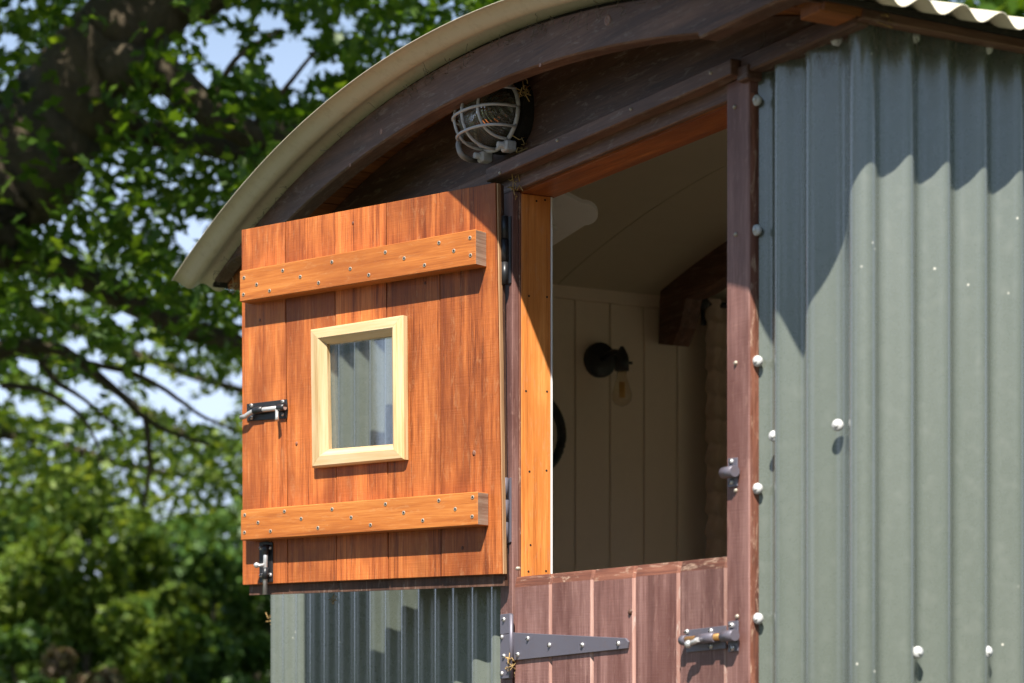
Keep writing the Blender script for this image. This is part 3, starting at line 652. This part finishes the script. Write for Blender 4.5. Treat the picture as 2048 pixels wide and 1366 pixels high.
# ================================================================== BULKHEAD LAMP
LC = ony(1022, 238, -.006); lx, lz = LC[0], LC[2]
lamp = empty('bulkhead_lamp', (lx, GY, lz), 'grimy oval bulkhead lamp with pale wire cage on dark gable above door', 'lamp')
AX, AZ, AY = .076, .053, .074
bm = bmesh.new(); n = 28
def oval(y, f=1.0, g=None): return [(lx + (AX + (g or 0)) * f * math.copysign(abs(math.cos(t)) ** .8, math.cos(t)), y, lz + (AZ + (g or 0)) * f * math.copysign(abs(math.sin(t)) ** .8, math.sin(t))) for t in [2 * math.pi * i / n for i in range(n)]]
prism(bm, oval(GY, 1, .012), oval(GY - .022, 1, .012)); prism(bm, oval(GY - .0222, 1, .004), oval(GY - .030, 1, .004)); obj('base', fixn(bm), 'felt', lamp)
bm = bmesh.new(); rows = []
for i in range(11):
    p = i / 10 * math.pi / 2; rows.append([bm.verts.new((lx + AX * math.cos(p) ** .6 * math.cos(t), GY - .028 - AY * math.sin(p) , lz + AZ * math.cos(p) ** .6 * math.sin(t))) for t in [2 * math.pi * k_ / 32 for k_ in range(32)]]) if i < 10 else rows.append([bm.verts.new((lx, GY - .028 - AY, lz))])
for i in range(9):
    for j in range(32): bm.faces.new((rows[i][j], rows[i][(j + 1) % 32], rows[i + 1][(j + 1) % 32], rows[i + 1][j]))
for j in range(32): bm.faces.new((rows[9][j], rows[9][(j + 1) % 32], rows[10][0]))
obj('glass', fixn(bm), 'lamp_glass', lamp, smooth=True)
bm = bmesh.new(); lathe(bm, [(.010, 0), (.012, -.01), (.024, -.03), (.026, -.045), (.018, -.06), (.006, -.066)], 12); bm.transform(Matrix.Translation((lx, GY - .03, lz))); obj('bulb', bm, 'bulb_glass', lamp, smooth=True)
CX, CZ, CY = AX + .010, AZ + .010, AY + .036
def cage(path, r=.0042): 
    bm = bmesh.new(); tube(bm, path, r, 8); return obj('cage_bar', bm, 'cage_paint', lamp)
ring = [(lx + CX * math.cos(t), GY - .034, lz + CZ * math.sin(t)) for t in np.linspace(0, 2 * math.pi, 41)]; cage(ring, .0042)
for xo in (-.048, .0, .048):
    f = math.sqrt(1 - (xo / CX) ** 2) ** .7; cage([(lx + xo, GY - .034 - (CY - .034) * f * abs(math.sin(t)) ** .75, lz + CZ * f ** 1.2 * math.cos(t)) for t in np.linspace(0, math.pi, 21)], .0029)
for zo in (-.036, .0, .036):
    f = math.sqrt(1 - (zo / CZ) ** 2) ** .5; cage([(lx + CX * f * math.cos(t), GY - .034 - (CY - .032) * f * abs(math.sin(t)) ** .6, lz + zo) for t in np.linspace(0, math.pi, 21)], .0027)
for xo, zo in ((.045, -.066), (-.05, -.066), (.0, .068)):
    bm = bmesh.new(); box(bm, (lx + xo - .012, GY - .044, lz + zo - .011), (lx + xo + .012, GY - .020, lz + zo + .009), .003); tube(bm, [(lx + xo, GY - .030, lz + zo), (lx + xo, GY - .056, lz + zo)], .006, 7); obj('clip', bm, 'cage_paint', lamp)
bm = bmesh.new(); tube(bm, smoothpath([ony(924, 268, -.075), ony(917, 288, -.085), ony(922, 308, -.085), ony(938, 319, -.06), ony(957, 320, -.01)]), .0055, 9); obj('cable', bm, 'cable_rubber', lamp)

# ================================================================== THINGS INSIDE THE HUT
p = onx(1197, 721, XI)
wl = empty('wall_lamp', p, 'black wall lamp with bare filament bulb on cream boards', 'wall lamp')
def xl(name, prof, p, mat, par, n=20):     # lathe along +x
    bm = bmesh.new(); lathe(bm, prof, n); bm.transform(Matrix.Translation(Vector(p)) @ Matrix.Rotation(math.pi / 2, 4, 'Z')); return obj(name, bm, mat, par, smooth=True, auto=40)
xl('back_plate', [(.045, 0), (.045, -.014), (.040, -.018), (.01, -.019)], p, 'black_metal', wl)
bm = bmesh.new(); tube(bm, smoothpath([p + np.array([.015, 0, 0]), p + np.array([.07, .0, .012]), p + np.array([.105, .0, .004])]), .007, 8); obj('arm', bm, 'black_metal', wl)
q = p + np.array([.105, .005, 0])
bm = bmesh.new(); tube(bm, [q + np.array([0, 0, .022]), q + np.array([0, 0, .012]), q + np.array([0, 0, .0]), q + np.array([0, 0, -.012]), q + np.array([0, 0, -.040])], [.004, .010, .016, .018, .018], 14); tube(bm, [q + np.array([0, .015, -.018]), q + np.array([.0, .030, -.018])], .004, 6); obj('socket', bm, 'black_metal', wl)
bm = bmesh.new(); tube(bm, [q + np.array([0, 0, z]) for z in (-.040, -.055, -.075, -.10, -.115, -.125, -.130)], [.012, .013, .0195, .026, .024, .016, .004], 16); bl = obj('bulb', bm, 'bulb_glass', wl, smooth=True)
bm = bmesh.new()
for o in (-.006, -.002, .002, .006): tube(bm, [q + np.array([0, o, -.068]), q + np.array([.002, o, -.108])], .0022, 5)
obj('filament', bm, 'filament', bl)
p = onx(1049, 866, XI); mr = empty('round_mirror', p, 'round black-rimmed mirror on cream boards, half hidden by the door jamb', 'mirror')
bm = bmesh.new(); tube(bm, [p + np.array([.010, .105 * math.cos(t), .105 * math.sin(t)]) for t in np.linspace(0, 2 * math.pi, 49)], .0105, 8, caps=False); obj('rim', bm, 'black_metal', mr)
xl('glass', [(.100, 0), (.100, -.006), (.001, -.006)], p, 'mirror_glass', mr, 40)
# ceiling fan
fc = onz(1040, 432, 2.60); fan = empty('ceiling_fan', (fc[0], fc[1], 2.60), 'pale ceiling fan blade seen behind the orange door jamb', 'fan')
bm = bmesh.new(); tube(bm, [(fc[0], fc[1], zroof(fc[0], RR - .11)), (fc[0], fc[1], 2.66)], .02, 12); tube(bm, [(fc[0], fc[1], 2.66), (fc[0], fc[1], 2.65), (fc[0], fc[1], 2.59), (fc[0], fc[1], 2.575)], [.04, .07, .07, .04], 20); obj('motor', bm, 'white_paint', fan)
tip = onz(1196, 428, 2.60); ba = math.atan2(tip[1] - fc[1], tip[0] - fc[0]); L_ = np.hypot(tip[0] - fc[0], tip[1] - fc[1])
for i in range(4):
    a = ba + i * math.pi / 2; bm = bmesh.new(); ol = []; PT = -.55 * math.copysign(1, -math.sin(ba) * FWD[0] + math.cos(ba) * FWD[1])
    for t in np.linspace(-math.pi / 2, math.pi / 2, 11): ol.append((L_ - .03 + .03 * math.cos(t), .03 * math.sin(t)))
    ol += [(.06, .085), (.06, -.085)]
    R_ = lambda x, y, z: (fc[0] + x * math.cos(a) - y * math.sin(a), fc[1] + x * math.sin(a) + y * math.cos(a), 2.600 + z + y * PT)
    prism(bm, [R_(x, y, 0) for x, y in ol], [R_(x, y, .008) for x, y in ol]); obj('blade', fixn(bm), 'white_paint', fan, rz=a)
# curtain with tufted rows, and its rod
p = onx(1405, 606, XI + .06); cr = empty('curtain_rod', onx(1405, 606, XI), 'short black curtain rod with round end knob beside the rafter', 'curtain rod')
bm = bmesh.new(); tube(bm, [p, p + np.array([0, .75, 0])], .008, 8); obj('rod', bm, 'black_metal', cr)
bm = bmesh.new(); bmesh.ops.create_uvsphere(bm, u_segments=12, v_segments=8, radius=.019, matrix=Matrix.Translation(Vector(p))); obj('finial', bm, 'black_metal', cr, smooth=True)
bm = bmesh.new(); tube(bm, [p + np.array([-.06, .02, 0]), p + np.array([0, .02, 0])], .008, 8); tube(bm, [p + np.array([-.012, .012, 0]), p + np.array([-.012, .012, -.055])], .007, 8); obj('bracket', bm, 'black_metal', cr)
bm = bmesh.new(); rows = []; cy0 = onx(1413, 700, XI + .06)[1]; zt = p[2] + .012
for i in range(181):
    z = zt - i * .007; r_ = []; tuft = .5 + .5 * math.cos(2 * math.pi * (i % 9) / 9)
    for j in range(61):
        y = cy0 + j * .008 + .003 * math.sin(i * .7); fold = .014 * math.sin(j * .55) + .007 * (tuft ** 3) * (1 + .8 * math.sin(j * 1.9 + (i // 9) * 2.3)) + .002 * random.random()
        r_.append(bm.verts.new((XI + .055 + fold, y, z)))
    rows.append(r_)
for i in range(180):
    for j in range(60): bm.faces.new((rows[i][j], rows[i][j + 1], rows[i + 1][j + 1], rows[i + 1][j]))
tag(obj('curtain', bm, 'curtain_cloth', None, smooth=True), 'beige tufted curtain hanging inside the hut below the black rod', 'curtain')

# ------------------------------------------------------------------ cobwebs, straw and seeds caught on the hut
bm = bmesh.new()
for _ in range(150):
    if random.random() < .6: a = onx(random.uniform(1740, 2040), random.uniform(42, 70), XR + .013)
    else: a = ony(random.uniform(1520, 1690), random.uniform(60, 95), -.014)
    a = np.array(a); pts = [a]; d = np.array([random.uniform(-.3, .3), random.uniform(-.3, .3), -1])
    for k_ in range(4): pts.append(pts[-1] + d * random.uniform(.004, .014) + rng.normal(0, .004, 3) * np.array([.6, 1, .6]))
    tube(bm, pts, .0003, 3)
for _ in range(130):
    t = random.uniform(420, 1000); r0 = zroof(0)
    x = random.uniform(-2.25, -.3); z = zroof(x, RR - .034); a = np.array([x, YF - .004, z]); pts = [a]
    for k_ in range(4): pts.append(pts[-1] + rng.normal(0, .006, 3) + np.array([0, -.0005, -.003]))
    tube(bm, pts, .0005, 3)
tag(obj('cobweb', bm, 'web_dust', hut), kind='stuff')
bm = bmesh.new()
for (u, v, y, n_) in ((1022, 1325, -.030, 22), (470, 575, -.12, 12), (1030, 368, -.02, 14), (545, 1240, .0, 10), (1775, 20, None, 10), (668, 1200, -.012, 8), (808, 158, -.108, 10), (985, 168, -.03, 14), (1050, 180, -.03, 16), (1045, 300, -.02, 10)):
    c = onx(u, v, XR + .04) if y is None else ony(u, v, y)
    for _ in range(n_):
        a = c + rng.normal(0, .006, 3) * np.array([1, .5, 1.6]); tube(bm, [a, a + rng.normal(0, .005, 3), a + rng.normal(0, .008, 3)], .0009, 4)
tag(obj('straw_bits', bm, 'dry_straw', hut), kind='stuff')

# ================================================================== TREES
LEAFV = np.array([(0, 0, 0), (.30, .24, .05), (.42, .13, .03), (.62, .30, .06), (.78, .12, .02), (1.0, 0, -.08), (.78, -.12, .02), (.62, -.30, .06), (.42, -.13, .03), (.30, -.24, .05)])
LEAFF = [(0, 1, 2, 8, 9), (2, 3, 4, 6, 7, 8), (4, 5, 6)]
def rotmats(n, flat=.6):
    yaw = rng.uniform(0, 2 * math.pi, n); pit = rng.normal(-.3, flat, n); rol = rng.normal(0, flat, n)
    cy, sy, cp, sp, cr_, sr = np.cos(yaw), np.sin(yaw), np.cos(pit), np.sin(pit), np.cos(rol), np.sin(rol)
    R = np.empty((n, 3, 3)); R[:, 0, 0] = cy * cp; R[:, 0, 1] = cy * sp * sr - sy * cr_; R[:, 0, 2] = cy * sp * cr_ + sy * sr
    R[:, 1, 0] = sy * cp; R[:, 1, 1] = sy * sp * sr + cy * cr_; R[:, 1, 2] = sy * sp * cr_ - cy * sr
    R[:, 2, 0] = -sp; R[:, 2, 1] = cp * sr; R[:, 2, 2] = cp * cr_; return R
def leaves(name, P, size, mat, parent, flat=.6, simple=False, origin=None):
    P = np.asarray(P); n = len(P); R = rotmats(n, flat); sz = size * rng.uniform(.6, 1.3, n)
    LV = LEAFV if not simple else np.array([(0, 0, 0), (.45, .3, .06), (1, 0, -.06), (.45, -.3, .06)])
    LF = LEAFF if not simple else [(0, 1, 2, 3)]
    V = np.einsum('nij,vj->nvi', R, LV - np.array([.4, 0, 0])) * sz[:, None, None] + P[:, None, :]
    o = np.array(origin if origin is not None else P.mean(0)); k_ = len(LV); faces = []; sizes = [len(f) for f in LF]
    flatF = np.concatenate([np.array(f) for f in LF]); idx = (np.arange(n)[:, None] * k_ + flatF[None, :]).ravel()
    me = bpy.data.meshes.new(name); me.vertices.add(n * k_); me.vertices.foreach_set('co', (V - o).astype(np.float32).ravel())
    me.loops.add(len(idx)); me.loops.foreach_set('vertex_index', idx.astype(np.int32))
    ls = np.tile(np.array(sizes), n); st = np.concatenate([[0], np.cumsum(ls)[:-1]])
    me.polygons.add(len(ls)); me.polygons.foreach_set('loop_start', st.astype(np.int32)); 
    me.update(calc_edges=True)
    at = me.attributes.new('tone', 'FLOAT', 'POINT'); at.data.foreach_set('value', np.repeat(rng.uniform(0, 1, n), k_).astype(np.float32))
    me.materials.append(MATS[mat])
    ob = link(bpy.data.objects.new(name, me), parent, Matrix.Translation(Vector(o))); return tag(ob, kind='stuff')
def limb(name, pts, rads, parent, n=12, k_=6):
    P = smoothpath(pts, k_); R = np.interp(np.linspace(0, 1, len(P)), np.linspace(0, 1, len(rads)), rads)
    P = [p_ + rng.normal(0, 1, 3) * r * .08 for p_, r in zip(P, R)]
    bm = bmesh.new(); tube(bm, P, [r * random.uniform(.93, 1.08) for r in R], n); return obj(name, bm, 'bark', parent, smooth=True)

OZ = 9.5
tb_ = atz(-330, 1387, OZ + .3); tb_[2] = 0
oak = empty('oak_tree', tb_, 'spreading oak with thick dark limbs reaching over behind the hut roof', 'tree')
T = lambda u, v, z: atz(u, v, z)
limb('trunk', [tb_ + np.array([0, 0, -.05]), tb_ + np.array([.05, .02, 1.0]), T(-290, 800, OZ + .2), T(-180, 560, OZ + .1), T(-60, 430, OZ), T(40, 330, OZ), T(140, 190, OZ), T(225, 80, OZ - .1), T(330, 15, OZ - .1), T(470, -60, OZ - .2), T(700, -230, OZ - .3)], [.45, .36, .32, .29, .26, .24, .215, .17, .13, .11, .07], oak, 16)
limb('limb', [T(150, 170, OZ), T(230, 130, OZ - .15), T(330, 150, OZ - .2), T(420, 220, OZ - .2), T(500, 268, OZ - .1), T(600, 260, OZ), T(720, 200, OZ + .1), T(850, 120, OZ + .2)], [.13, .11, .085, .07, .062, .05, .04, .025], oak)
limb('limb', [T(20, 330, OZ + .1), T(90, 245, OZ + .3), T(200, 245, OZ + .4), T(320, 272, OZ + .4), T(430, 295, OZ + .5), T(560, 330, OZ + .5), T(700, 350, OZ + .6)], [.12, .095, .075, .065, .055, .045, .03], oak)
limb('limb', [T(-240, 600, OZ + .2), T(-80, 500, OZ + .6), T(30, 505, OZ + .8), T(130, 540, OZ + .8), T(230, 590, OZ + .8), T(330, 640, OZ + .8), T(430, 675, OZ + .9), T(560, 720, OZ + 1), T(760, 800, OZ + 1)], [.13, .10, .075, .065, .062, .055, .05, .04, .02], oak)
limb('limb', [T(-280, 850, OZ + .4), T(-120, 740, OZ + 1), T(0, 702, OZ + 1.2), T(80, 690, OZ + 1.3), T(150, 715, OZ + 1.3), T(230, 780, OZ + 1.3), T(310, 850, OZ + 1.4), T(420, 890, OZ + 1.4)], [.10, .07, .05, .04, .026, .02, .014, .008], oak)
for tw in ([(60, 690, 1.3), (110, 760, 1.3), (170, 800, 1.2), (250, 870, 1.2)], [(170, 725, 1.3), (260, 745, 1.2), (330, 780, 1.2), (400, 830, 1.1), (470, 860, 1.1)], [(0, 770, 1.5), (80, 780, 1.5), (160, 830, 1.4), (200, 900, 1.4)], [(45, 250, .2), (48, 340, .2), (30, 450, .1)], [(290, 830, 1.4), (300, 930, 1.4), (285, 1020, 1.5)], [(420, 220, -.2), (470, 120, -.3), (560, 60, -.3)], [(500, 268, -.1), (560, 190, -.2), (640, 90, -.3)]):
    limb('branch', [T(u, v, OZ + z) for u, v, z in tw], [.018, .013, .006], oak, 7)
# where the photograph shows open sky between the leaves
HOLES = [(580, 130, 60, 70), (445, 100, 50, 55), (400, 165, 40, 30), (660, 140, 45, 22), (540, 45, 45, 25), (480, 30, 30, 18), (345, 135, 26, 18), (320, 205, 22, 15), (15, 85, 30, 26), (45, 15, 40, 14), (620, 60, 25, 20), (690, 50, 25, 18), (390, 465, 26, 34), (370, 480, 20, 24),
         (125, 590, 22, 14), (155, 590, 22, 14), (75, 615, 16, 24), (245, 640, 40, 18), (150, 690, 28, 20), (295, 690, 22, 16), (190, 715, 20, 18), (55, 730, 26, 16), (340, 800, 48, 34), (430, 815, 44, 34), (470, 770, 18, 22), (330, 770, 24, 24), (160, 790, 44, 30), (220, 755, 28, 24), (60, 820, 34, 18), (125, 830, 30, 20), (280, 845, 22, 14), (205, 870, 16, 16), (10, 875, 20, 18), (395, 835, 30, 20), (480, 640, 14, 16), (100, 180, 14, 12), (0, 790, 26, 20), (290, 745, 30, 16), (250, 800, 26, 20), (380, 770, 22, 14)]
def openness(u, v):
    o = np.zeros_like(u)
    for cu, cv, ru, rv in HOLES: o = np.maximum(o, np.exp(-((u - cu) / ru) ** 2 - ((v - cv) / rv) ** 2))
    return o
def clump_points(n, ur, vr, zr, per, rad, thr=.55, cover=lambda u, v: np.ones_like(u)):
    u = rng.uniform(*ur, n); v = rng.uniform(*vr, n); z = rng.uniform(*zr, n); keep = rng.uniform(0, 1, n) < cover(u, v); u, v, z = u[keep], v[keep], z[keep]; n = len(u)
    C = CAM + (FWD + RGT * ((u - 1024) / F)[:, None] + UP * ((HZ - v) / F)[:, None]) * z[:, None]
    P = (C[:, None, :] + rng.normal(0, rad, (n, per, 3))).reshape(-1, 3)
    q = P - CAM; zz_ = q @ FWD; uu = 1024 + F * (q @ RGT) / zz_; vv = HZ - F * q[:, 2] / zz_
    return P[(openness(uu, vv) < thr * rng.uniform(.55, 1.15, len(P)))]
LIMBPX = [(-60, 430, 130), (40, 330, 110), (90, 260, 100), (140, 190, 100), (190, 120, 90), (240, 70, 75), (330, 20, 55), (330, 150, 40), (420, 215, 36), (500, 268, 32), (200, 245, 36), (320, 272, 32), (430, 295, 28), (30, 505, 32), (130, 540, 30), (230, 590, 30), (330, 640, 28), (430, 675, 26)]
def cov(u, v):
    c = np.where(v > 560, np.clip(1 - (v - 560) / 220, 0, 1), 1.0)
    return c
def before_limb(P):      # few leaves hang in front of the thick limbs
    q = P - CAM; z = q @ FWD; u = 1024 + F * (q @ RGT) / z; v = HZ - F * q[:, 2] / z; near = z < OZ + .5; cl_ = np.zeros(len(P))
    for cu, cv, r in LIMBPX: cl_ = np.maximum(cl_, np.exp(-(((u - cu) ** 2 + (v - cv) ** 2) / r ** 2) ** 2))
    return ~(near & (cl_ > rng.uniform(.1, 1.3, len(P))))
Pv = clump_points(1850, (-160, 1120), (-130, 800), (8.6, 12.4), 11, .085, .55, cov); Pv = Pv[before_limb(Pv)]
crown = leaves('crown', Pv, .085, 'oak_leaf', oak)
# unseen upper crown leaves, set out towards the sun to shade what is below
B = clump_points(900, (-500, 900), (-300, 950), (8.5, 12.5), 1, .1, 9)
Pu = np.concatenate([B + SUN * (t_ + .9) + rng.normal(0, .5, B.shape) for t_ in np.linspace(.9, 4.2, 15)])
q = Pu - CAM; zq = q @ FWD; uq = 1024 + F * (q @ RGT) / zq; vq = HZ - F * q[:, 2] / zq
Pu = Pu[(vq < -60) | (uq < -120)]
leaves('crown', Pu, .13, 'oak_leaf', oak, simple=True)
# the largest leaves of the crown as pieces of their own
me1 = bpy.data.meshes.new('leaf'); me1.from_pydata([tuple((p_ - np.array([.4, 0, 0])) * .085) for p_ in LEAFV], [], LEAFF); at = me1.attributes.new('tone', 'FLOAT', 'POINT'); at.data.foreach_set('value', [.6] * 10); me1.materials.append(MATS['oak_leaf'])
me2 = me1.copy(); me2.attributes['tone'].data.foreach_set('value', [.95] * 10)
Pl = clump_points(300, (-40, 980), (-30, 700), (8.3, 9.3), 1, .05, .45, lambda u, v: np.where(u * .75 + v < 1010, 1, .0))
Pl = Pl[before_limb(Pl)]; Rl = rotmats(len(Pl), .6)
for i, p_ in enumerate(Pl):
    M = Matrix.Translation(Vector(p_)) @ Matrix(Rl[i].tolist()).to_4x4() @ Matrix.Scale(random.uniform(.8, 1.25), 4)
    link(bpy.data.objects.new('leaf', me2 if i % 5 == 0 else me1), crown, M)

fb = atz(-260, HZ, 17); fb[2] = 0
oak2 = empty('oak_tree', fb, 'farther oak whose small leaves dot the pale sky above the bushes', 'tree')
limb('trunk', [fb + np.array([0, 0, -.05]), T(-250, 900, 17), T(-230, 600, 17), T(-200, 350, 17)], [.35, .3, .24, .18], oak2)
for pp in ([(-240, 760), (-100, 700), (60, 705), (200, 760), (330, 850), (470, 900)], [(-235, 640), (-60, 600), (120, 640), (300, 720), (480, 780), (620, 800)], [(-245, 900), (-100, 860), (80, 880), (250, 930), (420, 960)]):
    limb('limb', [T(u, v, 17 + random.uniform(-.6, .6)) for u, v in pp], [.10, .06, .045, .03, .015], oak2, 8)
cov2 = lambda u, v: np.where(v < 860, .62, 1.0) * np.where(v < 540, .35, 1)
P2 = clump_points(1500, (-160, 760), (480, 1010), (15, 19), 12, .14, .5, cov2)
leaves('crown', P2, .10, 'hazel_leaf', oak2, simple=True)
B2 = clump_points(500, (-300, 700), (500, 1000), (15, 19), 1, .1, 9)
Pu2 = np.concatenate([B2 + SUN * (t_ + 2.2) + rng.normal(0, .6, B2.shape) for t_ in np.linspace(.9, 4.2, 4)]); q = Pu2 - CAM; zq = q @ FWD; vq = HZ - F * q[:, 2] / zq  # unseen upper leaves, added sunward as shade over the far oak
leaves('crown', Pu2[vq < -40], .2, 'hazel_leaf', oak2, simple=True)

def bush(name, u, v_top, Z, wpx, label, cat, mat, n, size, group=None, squash=1.0, stem=True, simple=True):
    base = atz(u, HZ, Z); base[2] = 0; top = atz(u, v_top, Z); h = top[2]; rx = wpx / F * Z / 2
    e = empty(name, base, label, cat, group)
    nl = 16; lob = []
    for i in range(nl):
        a = random.uniform(0, 2 * math.pi); r = rx * math.sqrt(random.random()) * .75; zc = random.uniform(.18, .86) * h; lob.append((base + np.array([r * math.cos(a), r * math.sin(a), zc]), rx * random.uniform(.28, .5) * (1.15 - .5 * zc / h)))
    P = []
    for c, r in lob:
        m = n // nl; d = rng.normal(0, 1, (m, 3)); d /= np.linalg.norm(d, axis=1)[:, None]; P.append(c + d * (r * rng.uniform(.55, 1.05, m) ** .5)[:, None] * np.array([1, 1, .9]))
    P = np.concatenate(P); P = P[P[:, 2] > .1]
    leaves('crown', P, size, mat, e, .7, simple)
    for c, r in lob[:7]: limb('stem', [base + rng.normal(0, .05, 3) * np.array([1, 1, 0]), (base + c) / 2 + rng.normal(0, .08, 3), c], [.05, .03, .01], e, 6, 4)
    return e
bush('hazel_bush', 330, 890, 19, 420, 'sunny yellow-green bush below the farther oak beside the hut corner', 'bush', 'hazel_leaf', 11000, .12)
bush('hazel_bush', 60, 940, 21, 460, 'pale green bush behind the oak twigs, next to the brown scrub', 'bush', 'hazel_leaf', 10000, .12)
bush('laurel_bush', 420, 1040, 17, 300, 'dark blue-green rounded bush close to the hut corner', 'bush', 'bush_leaf', 10000, .10)
bush('hazel_bush', 130, 1050, 18, 380, 'light green rounded bush standing before the pale hazel', 'bush', 'hazel_leaf', 11000, .10)
bush('laurel_bush', 300, 1120, 15.5, 300, 'lower green bush before the light green rounded bush', 'bush', 'hazel_leaf', 9000, .09)
bush('scrub_bush', 190, 1240, 14.5, 260, 'low brown scrub with dry twigs and a few leaves', 'bush', 'dry_leaf', 5000, .08)
bush('laurel_bush', 20, 1180, 15, 260, 'low dark bush beside the brown scrub', 'bush', 'bush_leaf', 7000, .09)
bush('laurel_bush', 580, 1030, 18, 300, 'dark bush right behind the corner of the hut', 'bush', 'bush_leaf', 6000, .10)
hl = ['dark hedgerow tree far behind the pale hazel', 'mid green hedgerow tree seen between the two hazels', 'dark hedgerow tree far behind the sunny hazel', 'mid green hedgerow tree hidden behind the hut', 'hedgerow tree beyond the oak trunk']
for i, (u, vt, Z, wp, n_) in enumerate(((-60, 850, 28, 520, 12000), (200, 870, 30, 480, 12000), (480, 850, 29, 420, 12000), (760, 700, 30, 500, 6000), (-420, 640, 28, 560, 6000))):
    bush('hedgerow_tree', u, vt, Z, wp, hl[i], 'tree', 'hazel_leaf' if i % 2 else 'bush_leaf', n_, .2, 'hedgerow trees in the far row')
def bigtree(name, base, h, r, label, n, size, mat):
    base = np.array(base, float); e = empty(name, base, label, 'tree'); P = []
    limb('trunk', [base, base + np.array([.1, 0, h * .35]), base + np.array([0, .1, h * .75])], [r * .08, r * .06, r * .02], e, 10)
    for i in range(26):
        d = rng.normal(0, 1, 3); d /= np.linalg.norm(d); c = base + np.array([0, 0, h * .62]) + d * np.array([r, r, h * .36]) * random.uniform(.35, .85)
        if i < 9: limb('limb', [base + np.array([0, 0, h * random.uniform(.25, .5)]), (c + base + np.array([0, 0, h * .6])) / 2, c], [r * .03, r * .02, r * .006], e, 7)
        m = n // 26; P.append(c + rng.normal(0, r * .17, (m, 3)))
    leaves('crown', np.concatenate(P), size, mat, e, .7, True)
c = atz(2150, HZ, 13); bigtree('ash_tree', (c[0], c[1], 0), 7.5, 2.2, 'green tree showing above the pale roof edge beside the side wall', 9000, .14, 'oak_leaf')
c = P0 + np.array([-.28, -.96, 0]) * 13; bigtree('lime_tree', (c[0] - 1.2, c[1], 0), 15.0, 3.0, 'leafy tree mirrored in the small window pane of the door', 9000, .15, 'oak_leaf')
c = P0 + np.array([.05, -1.0, 0]) * 16; bigtree('maple_tree', (c[0], c[1], 0), 5, 2.2, 'broad tree standing out in the meadow opposite the hut door', 8000, .15, 'hazel_leaf')

# unseen ring of foliage added behind the camera to block low sky light
P = []
for a in np.linspace(math.radians(-150), math.radians(62), 60):
    if abs(a - math.radians(-120)) < .22: continue
    r = random.uniform(15, 21); hh = random.uniform(5.0, 8.0); c = np.array([CAM[0] + r * math.cos(a), CAM[1] + r * math.sin(a), hh * .5])
    d = rng.normal(0, 1, (900, 3)); d /= np.linalg.norm(d, axis=1)[:, None]; P.append(c + d * (rng.uniform(.3, 1, 900) ** .4)[:, None] * np.array([1.7, 1.7, hh * .52]))
P = np.concatenate(P); P = P[P[:, 2] > .05]
o = leaves('leaf_screen', P, .32, 'bush_leaf', None, .7, True); tag(o, 'unseen green foliage added across from the hut to screen off low sky light', 'wood')
